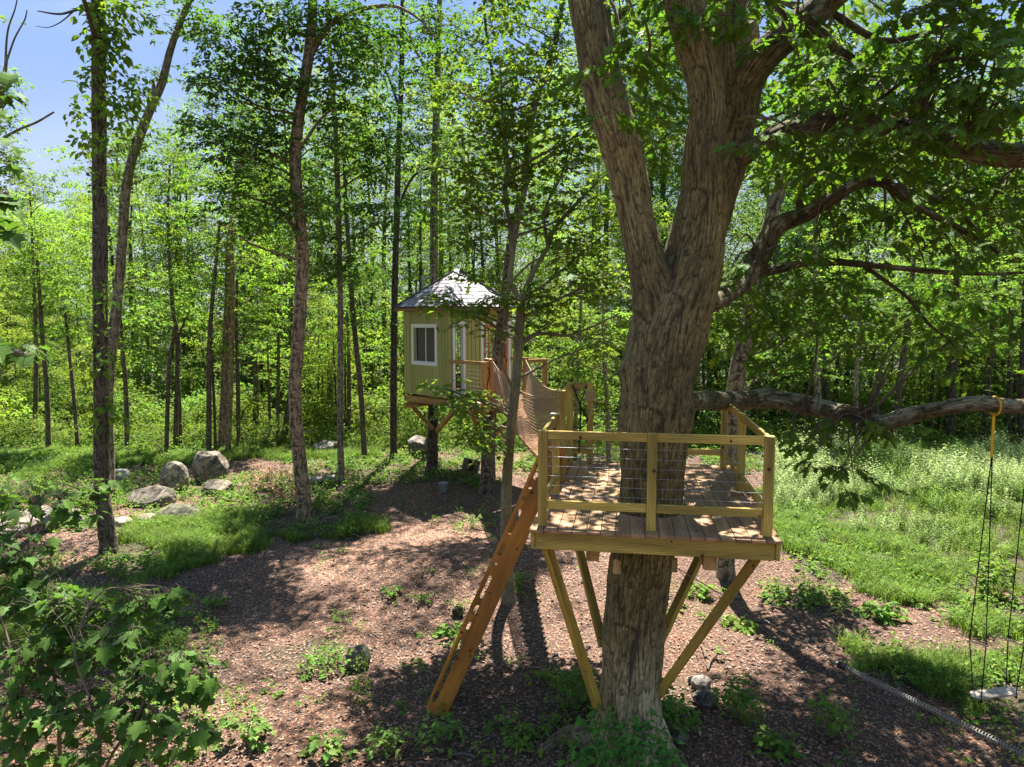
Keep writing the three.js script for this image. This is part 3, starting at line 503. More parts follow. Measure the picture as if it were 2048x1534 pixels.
// deck-local: x along the front edge, -z away from the camera, y 0 = top of the boards
const DL = (u, y, d) => V(u, y, -d);
const deckWorld = (u, y, d) => deck.localToWorld(DL(u, y, d));
deck.updateMatrixWorld();
const toDeck = (p) => deck.worldToLocal(p.clone());
{
  const oc = toDeck(P(1297, 1030, OAKZ)), cu = oc.x, cd = -oc.z, R = 0.39, pitch = DW / 17, bt = 0.034;
  const cutBoard = (u0, u1, dA, dB, cutEnd, tint) => {  // cutEnd: which end follows the ring
    const s = new THREE.Shape(), ring = []; const ns = 8;
    for (let i = 0; i <= ns; i++) { const u = lerp(u0, u1, i / ns), q = Math.sqrt(Math.max(0, R * R - (u - cu) ** 2)); ring.push([u, cutEnd > 0 ? cd - q : cd + q]); }
    if (cutEnd > 0) { s.moveTo(u0, dA); s.lineTo(u1, dA); ring.reverse().forEach(([u, d]) => s.lineTo(u, d)); } else { s.moveTo(u0, dB); s.lineTo(u1, dB); ring.reverse().forEach(([u, d]) => s.lineTo(u, d)); }
    const g = new THREE.ExtrudeGeometry(s, { depth: bt, bevelEnabled: false }); g.rotateX(-Math.PI / 2); g.translate(0, -bt, 0);
    const p = g.attributes.position, uv = g.attributes.uv, o = WR() * 9; for (let i = 0; i < p.count; i++) uv.setXY(i, -p.getZ(i) / 2.4 + o, p.getX(i) / 0.6 + o * 1.7);
    const k = 0.85 + 0.3 * WR(); setColor(g, () => tint.map((x) => x * k)); part('board', g, M.wood, deck);
  };
  for (let i = 0; i < 17; i++) {
    const u0 = i * pitch + 0.003, u1 = (i + 1) * pitch - 0.003, tint = DECKC.map((x, k) => x * (1 + 0.12 * (WR() - 0.5) * (k ? 1 : 0.6)));
    if (u1 > cu - R && u0 < cu + R) { cutBoard(u0, u1, 0, cd, 1, tint); cutBoard(u0, u1, cd, DD, -1, tint); } else lumber('board', DL((u0 + u1) / 2, -bt / 2, 0.004 * WR()), DL((u0 + u1) / 2, -bt / 2, DD), bt, u1 - u0, tint, M.wood, deck);
  }
  // frame below
  const yr = -bt - 0.004 - 0.085;
  lumber('rim_joist', DL(0.075, yr, 0.055), DL(DW - 0.075, yr, 0.055), 0.17, 0.04, PINE, M.wood, deck);
  lumber('rim_joist', DL(0.075, yr, DD - 0.055), DL(DW - 0.075, yr, DD - 0.055), 0.17, 0.04, PINE, M.wood, deck);
  for (const s of [0, 1]) for (const k of [0, 1]) { const u = s ? DW - 0.015 - k * 0.042 - 0.02 + 0.0 : 0.015 + 0.02 + k * 0.042; lumber('rim_joist', DL(u, yr, 0.03 + 0.012 * k), DL(u, yr, DD - 0.03), 0.168, 0.038, PINE.map((x) => x * (k ? 0.9 : 1)), M.wood, deck); }
  for (let u = 0.45; u < DW - 0.3; u += 0.385) { if (Math.abs(u - cu) < R + 0.03) { lumber('joist', DL(u, yr, 0.08), DL(u, yr, cd - R), 0.166, 0.038, PINE, M.wood, deck); lumber('joist', DL(u, yr, cd + R), DL(u, yr, DD - 0.08), 0.166, 0.038, PINE, M.wood, deck); } else lumber('joist', DL(u, yr, 0.08), DL(u, yr, DD - 0.08), 0.166, 0.038, PINE, M.wood, deck); }
  const yb = yr - 0.087 - 0.078;
  lumber('beam', DL(0.63, yb, 0.2), DL(0.63, yb, 3.3), 0.15, 0.13, [0.72, 0.48, 0.18], M.wood, deck);
  lumber('beam', DL(1.79, yb, 0.12), DL(1.79, yb, 3.3), 0.15, 0.13, [0.68, 0.42, 0.17], M.wood, deck);
  // knee braces down to the trunk
  const brace = (u, d, px, py, Z) => lumber('brace', DL(u, yr - 0.06, d), toDeck(P(px, py, Z)), 0.09, 0.09, PINE.map((x, k) => x * [1, 0.95, 0.8][k]), M.wood, deck);
  brace(0.14, 0.22, 1195, 1412, 7.72); brace(0.14, 2.5, 1206, 1292, 7.95); brace(2.3, 0.28, 1312, 1395, 7.72); brace(2.3, 2.6, 1318, 1285, 7.95);
  const blk = toDeck(P(1234, 1133, 7.42)); lumber('block', blk.clone().add(V(0, 0.075, 0)), blk.clone().add(V(0, -0.075, 0)), 0.085, 0.05, [0.72, 0.55, 0.3], M.wood, deck, V(1, 0, 0));
  const blk2 = toDeck(P(1347, 1130, 7.62)); lumber('block', blk2.clone().add(V(0, 0.075, 0)), blk2.clone().add(V(0, -0.075, 0)), 0.085, 0.05, [0.72, 0.55, 0.3], M.wood, deck, V(1, 0, 0));
  // posts and rails
  const a = 0.12, ph = 0.985, post = (u, d, h = ph, y0 = 0.002) => lumber('post', DL(u, y0, d), DL(u, h, d), 0.089, 0.089, PINE, M.wood, deck, V(1, 0, 0));
  const F = 0.16, RB = [1.86, 3.42];
  post(a, F); post(DW / 2 - 0.01, F); post(DW - a, F); post(DW - a, RB[0]); post(DW - a, RB[1]); post(a, 1.5); post(a, 2.24, 1.19); post(a, 3.5, 1.19); post(0.42, 3.5, 1.19);
  const rail = (u0, d0, u1, d1, y, h = 0.086) => lumber('rail', DL(u0, y, d0), DL(u1, y, d1), h, 0.037, PINE, M.wood, deck);
  const g = 0.0465, m = DW / 2 - 0.01;
  for (const y of [ph - 0.045, 0.225]) {
    rail(a + g, F, m - g, F, y); rail(m + g, F, DW - a - g, F, y);
    rail(DW - a, F + g, DW - a, RB[0] - g, y); rail(DW - a, RB[0] + g, DW - a, RB[1] - g, y); rail(a, F + g, a, 1.5 - g, y);
  }
  rail(1.45, RB[1], DW - a - g, RB[1], 0.225);
  rail(a, 2.24 + g, a, 3.5 - g, 1.19 - 0.045); rail(a + g, 3.5, 0.42 - g, 3.5, 1.19 - 0.045); rail(a + g, 3.5, 0.42 - g, 3.5, 0.2, 0.12);
  lumber('bracket_plate', DL(a - 0.02, ph + 0.004, 1.38), DL(a - 0.02, ph + 0.004, 1.56), 0.004, 0.09, [1, 1, 1], M.steel, deck);
  // wire railing cables
  const wire = (A, B) => part('cable', thin([A, B], 0.0022, 6), M.zinc, deck);
  for (let k = 0; k < 6; k++) {
    const y = 0.325 + k * 0.098;
    wire(DL(a + 0.046, y, F), DL(m - 0.046, y, F)); wire(DL(m + 0.046, y, F), DL(DW - a - 0.046, y, F));
    wire(DL(DW - a, y, F + 0.046), DL(DW - a, y, RB[0] - 0.046)); wire(DL(DW - a, y, RB[0] + 0.046), DL(DW - a, y, RB[1] - 0.046)); wire(DL(a, y, F + 0.046), DL(a, y, 1.454));
  }
  // fallen leaf sprigs
}
function netGeo(corner, nu, nv, r, radial = 3) {  // corner(s, t) -> point; nu ropes along s, nv along t
  const gs = [];
  for (let j = 0; j <= nv; j++) { const pts = []; for (let i = 0; i <= 40; i++) pts.push(corner(i / 40, j / nv)); gs.push(tube(pts, pts.map(() => (j === 0 || j === nv ? r * 2.2 : r)), { seg: 40, radial, cap: false })); }
  for (let i = 0; i <= nu; i++) { const pts = []; for (let j = 0; j <= 10; j++) pts.push(corner(i / nu, j / 10)); gs.push(tube(pts, pts.map(() => r * 0.8), { seg: 10, radial, cap: false })); }
  return mergeGeometries(gs);
}
{
  // rope net closing the back edge between the gate post and the trunk
  const s = thing('rope_net', 'sagging rope net closing the back edge of the oak deck', 'net', deckWorld(0.42, 0, 3.5), -DYAW);
  const A = V(0.045, 0, 0), L = 0.86;
  part('netting', netGeo((x, t) => V(A.x + x * L, lerp(0.03, 0.9 - 0.28 * Math.sin(Math.PI * x) * (1 - 0.2 * x) + 0.05 * x, t), 0.02 + 0.05 * Math.sin(Math.PI * x)), 34, 16, 0.0032), M.netGreen, s);
  // braided rope wound on the gate post, its tail hanging
  const cp = deckWorld(0.42, 1.0, 3.5), c = thing('rope_coil', 'pale twisted rope wound round the gate post with its tail hanging', 'rope', cp, -DYAW), pts = [];
  for (let i = 0; i <= 90; i++) { const t = i / 90, an = t * 5 * 6.283, q = 0.066 * Math.pow(Math.abs(Math.cos(an)) ** 6 + Math.abs(Math.sin(an)) ** 6, -1 / 6); pts.push(V(Math.cos(an) * q, 0.07 - 0.15 * t, Math.sin(an) * q)); }
  part('winding', tube(pts, pts.map(() => 0.0145), { seg: 260, radial: 7 }), M.rope, c);
  part('tail', thin([V(0.02, -0.08, 0.068), V(0.03, -0.16, 0.075), V(0.01, -0.26, 0.07), V(-0.015, -0.35, 0.068), V(-0.02, -0.4, 0.066)], 0.013, 7, 24), M.rope, c);
  const b = thing('bungee_cord', 'dark elastic cord crossed and knotted across the gate opening', 'cord', deckWorld(0.27, 0, 3.46), -DYAW);
  const B = (x, y, z = 0) => V(x, y, z);
  part('cord', thin([B(-0.11, 1.15), B(-0.05, 1.0), B(0.0, 0.86, 0.01), B(0.01, 0.6), B(0.0, 0.35), B(-0.01, 0.16, -0.02)], 0.012, 6, 30), M.cord, b);
  part('cord', thin([B(0.1, 1.16), B(0.055, 1.02), B(0.01, 0.88, 0.02), B(0.05, 0.76, 0.02), B(0.105, 0.66, 0.02), B(0.07, 0.56, 0.02), B(0.0, 0.52, 0.02), B(-0.07, 0.54, 0.01), B(-0.1, 0.5)], 0.01, 6, 40), M.cord, b);
  const kn = part('knot', new THREE.IcosahedronGeometry(0.024, 1), M.cord, b); kn.position.set(0.115, 0.655, 0.02);
}
// ------------------------------------------------------------------ the ladder
{
  const d1 = 1.64, d2 = 2.14, foot = deckWorld(-1.47, 0, d1), fy = groundH(foot.x, -foot.z) - DECKY - 0.03;
  const lad = thing('ladder', 'steep orange stained wooden ladder with slotted handrails leaning on the deck', 'ladder', deckWorld(-1.47, fy, d1), -DYAW);
  const top = V(1.39 + 0.15, -fy + 0.5, 0), dir = top.clone().normalize(), L = top.length(), ang = Math.atan2(dir.y, dir.x);
  const wd = 0.29, mk = () => {
    const s = new THREE.Shape(), cut = 1 / Math.tan(ang);  // bottom sawn level with the ground
    s.moveTo(wd / 2 * cut, wd / 2); s.lineTo(L - 0.06, wd / 2); s.quadraticCurveTo(L, wd / 2, L, wd / 2 - 0.06); s.lineTo(L, -wd / 2 + 0.05); s.lineTo(L - 0.05, -wd / 2); s.lineTo(-wd / 2 * cut, -wd / 2); s.closePath();
    const slot = (x0, x1, y0 = 0.045, y1 = 0.113) => { const r = (y1 - y0) / 2, h = new THREE.Path(); x1 = Math.max(x1, x0 + 2 * r + 0.001); h.moveTo(x0 + r, y0); h.lineTo(x1 - r, y0); h.absarc(x1 - r, y0 + r, r, -Math.PI / 2, Math.PI / 2, false); h.lineTo(x0 + r, y1); h.absarc(x0 + r, y0 + r, r, Math.PI / 2, Math.PI * 1.5, false); s.holes.push(h); };
    for (const [x0, x1] of [[0.17, 1.16], [1.27, 1.42], [1.5, 2.08], [2.2, 2.27], [2.36, 2.55], [2.67, 3.03], [3.14, 3.21], [3.3, 3.75]]) slot(x0, x1);
    const g = new THREE.ExtrudeGeometry(s, { depth: 0.034, bevelEnabled: true, bevelSize: 0.004, bevelThickness: 0.003, bevelSegments: 1, curveSegments: 6 });
    const p = g.attributes.position, uv = g.attributes.uv, o = WR() * 5; for (let i = 0; i < p.count; i++) uv.setXY(i, p.getX(i) / 2.4 + o, (p.getY(i) + p.getZ(i)) / 0.6 + o);
    return setColor(g, () => CEDAR);
  };
  for (const d of [0, d2 - d1]) { const m = part('stringer', mk(), M.stained, lad); m.rotation.z = ang; m.position.set(0, 0, -d); }
  for (let k = 1; k <= 10; k++) { const q = dir.clone().multiplyScalar(k * 0.315 + 0.05).add(V(-dir.y, dir.x, 0).multiplyScalar(-0.05)); lumber('tread', V(q.x, q.y, -0.002), V(q.x, q.y, -(d2 - d1) + 0.038), 0.036, 0.14, CEDAR.map((x) => x * 0.9), M.stained, lad); }
}
// ------------------------------------------------------------------ the tree house
const HC = V(-1.8, 0, -20), HTH = Math.atan2(0.678, 0.735), HFLOOR = CAMH - 2.17, HW = 2.44, HL = 2.2, HH = 2.6, PF = 1.55;
const house = thing('tree_house', 'small sage green boarded tree house with grey shingle roof on stilted platform', 'tree house', V(HC.x, HFLOOR, HC.z), HTH);
house.updateMatrixWorld();
const houseWorld = (x, y, z) => house.localToWorld(V(x, y, z));
const toHouse = (p) => house.worldToLocal(p.clone());
{
  const SAGE = [0.33, 0.315, 0.09];
  // one board of a wall; face: 0 front (z=0), 1 left (x=0), 2 right (x=HW), 3 back (z=-HL)
  const T = 0.03, bx = (name, w, h, t, mat, tint, x, y, z, parent = house) => { const m = part(name, boardGeo(w, h, t, tint, WR, 0.003), mat, parent); m.position.set(x, y, z); return m; };
  function boards(face, span, holes) {
    const n = Math.round(span / 0.142), w = span / n;
    for (let i = 0; i < n; i++) {
      const c = (i + 0.5) * w; let segs = [[0, HH]];
      for (const [a, b, y0, y1] of holes) { if (c > a && c < b) segs = segs.flatMap(([p, q]) => [[p, Math.min(q, y0)], [Math.max(p, y1), q]].filter(([s, e]) => e - s > 0.02)); }
      for (const [y0, y1] of segs) {
        const g = boardGeo(y1 - y0, w - 0.017, T, SAGE, WR, 0.003), m = part('wall_board', g, M.painted, house), off = 0.004 * WR();
        m.rotation.z = Math.PI / 2;
        if (face === 0) m.position.set(c, (y0 + y1) / 2, -T / 2 + off); if (face === 3) m.position.set(c, (y0 + y1) / 2, -HL + T / 2 - off);
        if (face === 1 || face === 2) { m.rotation.set(0, Math.PI / 2, Math.PI / 2, 'YXZ'); m.position.set(face === 1 ? T / 2 - off : HW - T / 2 + off, (y0 + y1) / 2, -c); }
      }
    }
  }
  const front = [[0.24, 0.53, 0.1, 2.09], [1.29, 2.3, 0.0, 2.09]], left = [[0.6, 1.66, 0.99, 2.0]], back = [[1.15, 2.32, 0.5, 2.08]], right = [[0.6, 1.66, 0.99, 2.0]];
  boards(0, HW, front); boards(1, HL, left); boards(2, HW - 0.24, right); boards(3, HW, back);
  // backing sheathing seen in the grooves
  const sheet = (face, span, holes) => { const s = new THREE.Shape(); s.moveTo(0, 0); s.lineTo(span, 0); s.lineTo(span, HH); s.lineTo(0, HH); s.closePath(); for (let [a, b, y0, y1] of holes) { const h = new THREE.Path(); y0 = Math.max(y0, 0.01); h.moveTo(a, y0); h.lineTo(b, y0); h.lineTo(b, y1); h.lineTo(a, y1); h.closePath(); s.holes.push(h); } const g = new THREE.ExtrudeGeometry(s, { depth: 0.012, bevelEnabled: false }); setColor(g, () => [0.07, 0.055, 0.03]); return g; };
  const ins = 0.048; let m;
  m = part('sheathing', sheet(0, HW - 0.1, front.map(([a, b, c, d]) => [a - 0.05, b - 0.05, c, d])), M.painted, house); m.position.set(0.05, 0, -ins);
  m = part('sheathing', sheet(3, HW - 0.1, back.map(([a, b, c, d]) => [a - 0.05, b - 0.05, c, d])), M.painted, house); m.position.set(0.05, 0, -HL + ins - 0.012);
  m = part('sheathing', sheet(1, HL - 0.12, left.map(([a, b, c, d]) => [a - 0.06, b - 0.06, c, d])), M.painted, house); m.rotation.y = Math.PI / 2; m.position.set(ins - 0.012, 0, -0.06);
  m = part('sheathing', sheet(2, HL - 0.12, right.map(([a, b, c, d]) => [a - 0.06, b - 0.06, c, d])), M.painted, house); m.rotation.y = Math.PI / 2; m.position.set(HW - ins, 0, -0.06);
  bx('floor', HW - 0.1, 0.03, HL - 0.1, M.wood, [0.25, 0.17, 0.1], HW / 2, 0.016, -HL / 2);
  bx('ceiling', HW - 0.1, 0.02, HL - 0.1, M.wood, [0.2, 0.14, 0.08], HW / 2, HH - 0.012, -HL / 2);
  // corner boards
  for (const [x, z] of [[0.004, 0.006], [HW - 0.004, 0.006]]) { const g = boardGeo(HH - 0.01, 0.075, 0.022, SAGE.map((c) => c * 1.1), WR), c = part('corner_board', g, M.painted, house); c.rotation.z = Math.PI / 2; c.position.set(x + (x < 1 ? 0.036 : -0.036), HH / 2, z + 0.008); }
  // a window or door frame: trim boards round an opening, on a plane given by (origin, turn)
  function framed(kind, org, turn, x0, x1, y0, y1, tw, o = {}) {
    const g = new THREE.Group(); g.name = kind; g.position.copy(org); g.rotation.y = turn; house.add(g);
    const f = (w, h, x, y, z = 0.012, t = 0.026) => { const q = part('trim', boardGeo(w, h, t, [1, 1, 1], WR), M.white, g); q.position.set(x, y, z); return q; };
    f(x1 - x0 + 2 * tw, tw, (x0 + x1) / 2, y1 + tw / 2, 0.014); if (o.sill !== false) f(x1 - x0 + 2 * tw, tw, (x0 + x1) / 2, y0 - tw / 2, 0.014);
    const b = o.sill === false ? 0 : 0; f(tw, y1 - y0 - 2 * b, x0 - tw / 2, (y0 + y1) / 2); f(tw, y1 - y0 - 2 * b, x1 + tw / 2, (y0 + y1) / 2);
    // reveal
    f(0.014, y1 - y0 - 0.004, x0 + 0.007, (y0 + y1) / 2, -0.045, 0.085); f(0.014, y1 - y0 - 0.004, x1 - 0.007, (y0 + y1) / 2, -0.045, 0.085); f(x1 - x0 - 0.032, 0.014, (x0 + x1) / 2, y1 - 0.009, -0.045, 0.085); if (o.sill !== false) f(x1 - x0 - 0.032, 0.014, (x0 + x1) / 2, y0 + 0.009, -0.045, 0.085);
    if (o.glass !== false) { const q = part('pane', new THREE.PlaneGeometry(x1 - x0 - 0.03, y1 - y0 - 0.03), M.glass, g); q.position.set((x0 + x1) / 2, (y0 + y1) / 2, -0.06); }
    for (const x of o.bars ?? []) f(0.025, y1 - y0 - 0.034, x, (y0 + y1) / 2, -0.056, 0.03);
    return g;
  }
  framed('window', V(0, 0, 0), -Math.PI / 2, -1.66, -0.6, 0.99, 2.0, 0.1, { bars: [-1.13] }).rotation.y = -Math.PI / 2;
  framed('window', V(0, 0, 0), 0, 0.24, 0.53, 0.1, 2.09, 0.085);
  framed('window', V(HW, 0, 0), Math.PI / 2, 0.6, 1.66, 0.99, 2.0, 0.1, { bars: [1.13] });
  framed('window', V(HW, 0, -HL), Math.PI, HW - 2.32, HW - 1.15, 0.5, 2.08, 0.09, { bars: [] });
  // the left window group maps its x to -z of the house
  // stay beside the left window
  const st = part('window_stay', thin([V(-0.03, 2.0, -0.5), V(-0.12, 1.86, -0.25)], 0.014, 6), M.black, house);
  // door: small panes over a boarded panel
  const door = framed('door', V(0, 0, 0), 0, 1.29, 2.3, 0.02, 2.09, 0.085, { glass: false, sill: false });
  const dr = (w, h, x, y, z = -0.045, t = 0.04, tint = [0.72, 0.3, 0.07]) => { const q = part('door_rail', boardGeo(w, h, t, tint, WR), M.stained, door); q.position.set(x, y, z); return q; };
  dr(0.075, 2.04, 1.345, 1.045); dr(0.075, 2.04, 2.245, 1.045); dr(0.822, 0.09, 1.795, 2.02); dr(0.822, 0.13, 1.795, 1.0); dr(0.822, 0.16, 1.795, 0.105);
  const px0 = 1.3825, pw = 0.825 / 5, py0 = 1.065, phh = 0.91 / 4;
  for (let i = 1; i < 5; i++) dr(0.022, 0.91, px0 + i * pw, py0 + 0.455, -0.045, 0.03); for (let j = 1; j < 4; j++) dr(0.823, 0.02, 1.795, py0 + j * phh, -0.043, 0.026);
  for (let i = 0; i < 5; i++) for (let j = 0; j < 4; j++) { const q = part('pane', new THREE.PlaneGeometry(pw - 0.02, phh - 0.02), M.glass, door); q.position.set(px0 + (i + 0.5) * pw, py0 + (j + 0.5) * phh, -0.058); }
  for (let i = 0; i < 7; i++) { const w = 0.825 / 7, q = part('door_board', boardGeo(0.74, w - 0.006, 0.025, [0.74, 0.3, 0.06], WR), M.stained, door); q.rotation.z = Math.PI / 2; q.position.set(px0 + (i + 0.5) * w, 0.56, -0.047); }
  const kn = part('handle', new THREE.SphereGeometry(0.03, 12, 8), M.black, door); kn.position.set(2.22, 1.0, 0.0);
  // roof: four hipped planes of shingles
  const ov = 0.2, x0 = -ov, x1 = HW + ov, z0 = ov, z1 = -HL - ov, ye = HH - 0.02, ap = V(HW / 2, HH + 1.13, -HL / 2);
  const cor = [V(x0, ye, z0), V(x1, ye, z0), V(x1, ye, z1), V(x0, ye, z1)], roof = new THREE.Group(); roof.name = 'roof'; house.add(roof);
  const deckG = new THREE.BufferGeometry(), dp = []; for (let i = 0; i < 4; i++) { const a = cor[i], b = cor[(i + 1) % 4]; for (const q of [a, b, ap]) dp.push(q.x, q.y - 0.025, q.z); } for (const q of [cor[0], cor[2], cor[1], cor[0], cor[3], cor[2]]) dp.push(q.x, q.y - 0.028, q.z);
  deckG.setAttribute('position', new THREE.Float32BufferAttribute(dp, 3)); deckG.setAttribute('uv', new THREE.Float32BufferAttribute(dp.filter((_, i) => i % 3 !== 1), 2)); deckG.computeVertexNormals(); setColor(deckG, () => [0.42, 0.2, 0.1]); part('roof_deck', deckG, M.wood, roof);
  const rr = rng(9), NC = 10;
  for (let f = 0; f < 4; f++) {
    const A = cor[f], B = cor[(f + 1) % 4], n = V().crossVectors(V().subVectors(B, A), V().subVectors(ap, A)).normalize(); if (n.y < 0) n.negate();
    const sideLen = A.distanceTo(B);
    for (let c = 0; c < NC; c++) {
      const t0 = c / NC, t1 = Math.min(0.985, (c + 1.25) / NC), at = (u, t, lift) => { const a = A.clone().lerp(ap, t), b = B.clone().lerp(ap, t); return a.lerp(b, u).addScaledVector(n, lift); };
      const rowLen = sideLen * (1 - t0), k = Math.max(2, Math.round(rowLen / 0.33)), off = (c % 2) * 0.5;
      const cuts = [0]; for (let i = 0; i < k; i++) { const u = (i + off + 0.25 * (rr() - 0.5)) / k; if (u > 0.06 && u < 0.94) cuts.push(u); } cuts.push(1);
      for (let i = 0; i + 1 < cuts.length; i++) {
        // the side joints run up the slope: their place along the row shifts with the hip's taper
        const up = (u, t) => { if (u <= 0 || u >= 1) return u; const m2 = (u - 0.5) * (1 - t0) / (1 - t); return clamp(m2 + 0.5, 0, 1); };
        const ua = cuts[i] + (i ? 0.004 : 0), ub = cuts[i + 1] - (i + 2 < cuts.length ? 0.004 : 0), lo = 0.018 + 0.006 * rr(), th = 0.014;
        const q = [at(ua, t0, lo + th), at(ub, t0, lo + th), at(up(ub, t1), t1, 0.006 + th), at(up(ua, t1), t1, 0.006 + th), at(ua, t0, lo), at(ub, t0, lo), at(up(ub, t1), t1, 0.004), at(up(ua, t1), t1, 0.004)];
        const pos = [], uv = [], face = (a, b, c2, d) => { for (const z of [a, b, c2, a, c2, d]) { pos.push(q[z].x, q[z].y, q[z].z); } const o = rr() * 3, w = q[a].distanceTo(q[b]) / 1.2, h2 = q[b].distanceTo(q[c2]) / 1.2; uv.push(o, o, o + w, o, o + w, o + h2, o, o, o + w, o + h2, o, o + h2); };
        face(0, 1, 2, 3); face(4, 5, 1, 0); face(5, 6, 2, 1); face(7, 4, 0, 3);
        const g = new THREE.BufferGeometry(); g.setAttribute('position', new THREE.Float32BufferAttribute(pos, 3)); g.setAttribute('uv', new THREE.Float32BufferAttribute(uv, 2)); g.computeVertexNormals();
        const tn = 0.8 + 0.35 * rr(), bl = 0.96 + 0.08 * rr(); setColor(g, () => [0.98 * tn, 0.93 * tn, 0.98 * tn * bl]); part('shingle', g, M.shingle, roof);
      }
      if (c < NC) { const e = A.clone().lerp(ap, t0).add(V(0, 0.05, 0)), e2 = A.clone().lerp(ap, Math.min(0.99, t1)).add(V(0, 0.036, 0)); const g = boardGeo(e.distanceTo(e2), 0.16, 0.012, [0.8, 0.77, 0.82], rr), m3 = part('hip_cap', g, M.shingle, roof); const x = V().subVectors(e2, e).normalize(), nn = V(ap.x - A.x, 0, ap.z - A.z).normalize(), side = V(-nn.z, 0, nn.x), up2 = V().crossVectors(side, x).normalize(); m3.quaternion.setFromRotationMatrix(new THREE.Matrix4().makeBasis(x, side, up2.negate())); m3.position.addVectors(e, e2).multiplyScalar(0.5); }
    }
    const fa = lumber('fascia', A.clone().add(V(0, -0.06, 0)), B.clone().add(V(0, -0.06, 0)), 0.07, 0.025, [0.5, 0.26, 0.13], M.wood, roof);
  }
  part('vent_pipe', thin([V(0.55, HH + 0.25, -HL + 0.25), V(0.55, HH + 0.95, -HL + 0.25)], 0.035, 12), M.zinc, house);
  // platform
  const py = -0.02, n2 = 17;
  for (let i = 0; i < n2; i++) { const w = HW / n2, x = (i + 0.5) * w; lumber('deck_board', V(x, py - 0.02, PF), V(x, py - 0.02, 0.02), 0.034, w - 0.006, [0.6, 0.38, 0.2], M.wood, house); }
  const yj = py - 0.13;
  lumber('rim_joist', V(-0.02, yj, PF - 0.03), V(HW + 0.02, yj, PF - 0.03), 0.18, 0.04, HOUSEPINE, M.wood, house); lumber('rim_joist', V(-0.02, yj, -HL + 0.03), V(HW + 0.02, yj, -HL + 0.03), 0.18, 0.04, HOUSEPINE, M.wood, house);
  lumber('rim_joist', V(0.005, yj, PF - 0.055), V(0.005, yj, -HL + 0.055), 0.178, 0.04, HOUSEPINE, M.wood, house); lumber('rim_joist', V(HW - 0.005, yj, PF - 0.055), V(HW - 0.005, yj, -HL + 0.055), 0.178, 0.04, HOUSEPINE, M.wood, house);
  for (let k = 1; k < 6; k++) lumber('joist', V(k * HW / 6, yj, PF - 0.06), V(k * HW / 6, yj, -HL + 0.06), 0.176, 0.038, HOUSEPINE, M.wood, house);
  lumber('beam', V(-0.3, yj - 0.17, -1.75), V(HW + 0.25, yj - 0.17, -1.75), 0.15, 0.1, HOUSEPINE, M.wood, house); lumber('beam', V(-0.1, yj - 0.17, 1.05), V(HW + 0.2, yj - 0.17, 1.05), 0.15, 0.1, HOUSEPINE, M.wood, house);
  const br = (a, px2, py2, Z) => lumber('brace', a, toHouse(P(px2, py2, Z)), 0.12, 0.12, HOUSEPINE, M.wood, house);
  br(V(0.05, yj - 0.12, -HL + 0.12), 866, 858, 21.7); br(V(0.12, yj - 0.12, 0.2), 874, 862, 21.6); br(V(0.12, yj - 0.12, 0.9), 958, 862, 19.7); br(V(HW - 0.2, yj - 0.2, 0.9), 990, 868, 19.7);
  // porch rails
  const ph = 1.1, pp = (x, z, h = ph) => lumber('post', V(x, 0.0, z), V(x, h, z), 0.11, 0.11, HOUSEPINE, M.wood, house, V(1, 0, 0));
  pp(0.06, PF - 0.07); pp(0.3, PF - 0.07, 1.16); pp(HW - 0.06, PF - 0.07); pp(1.6, PF - 0.07, 1.16);
  const rl = (a, b, y, h = 0.1) => lumber('rail', V(a[0], y, a[1]), V(b[0], y, b[1]), h, 0.045, HOUSEPINE, M.wood, house);
  rl([0.06, 0.03], [0.06, PF - 0.13], ph - 0.05); rl([0.12, PF - 0.07], [0.24, PF - 0.07], ph - 0.05); rl([1.66, PF - 0.07], [HW - 0.12, PF - 0.07], ph - 0.05); rl([HW - 0.06, PF - 0.13], [HW - 0.06, 0.03], ph - 0.05); rl([0.12, PF - 0.07], [0.24, PF - 0.07], 0.1);
  for (let k = 0; k < 7; k++) { part('cable', thin([V(0.06, 0.2 + k * 0.11, 0.03), V(0.06, 0.2 + k * 0.11, PF - 0.13)], 0.004, 5), M.steel, house); part('cable', thin([V(HW - 0.06, 0.2 + k * 0.11, 0.03), V(HW - 0.06, 0.2 + k * 0.11, PF - 0.13)], 0.004, 5), M.steel, house); }
  const cd = thing('hanging_cord', 'dark cord hanging in the narrow gap between the porch posts', 'cord', houseWorld(0.18, 0, PF - 0.07), HTH);
  part('cord', thin([V(-0.05, 0.95, 0), V(0.04, 0.9, 0.02), V(0.06, 0.75, 0.02), V(-0.02, 0.5, 0.03), V(-0.05, 0.3, 0.02), V(0.0, 0.12, 0.02)], 0.016, 6, 24), M.cord, cd);
}
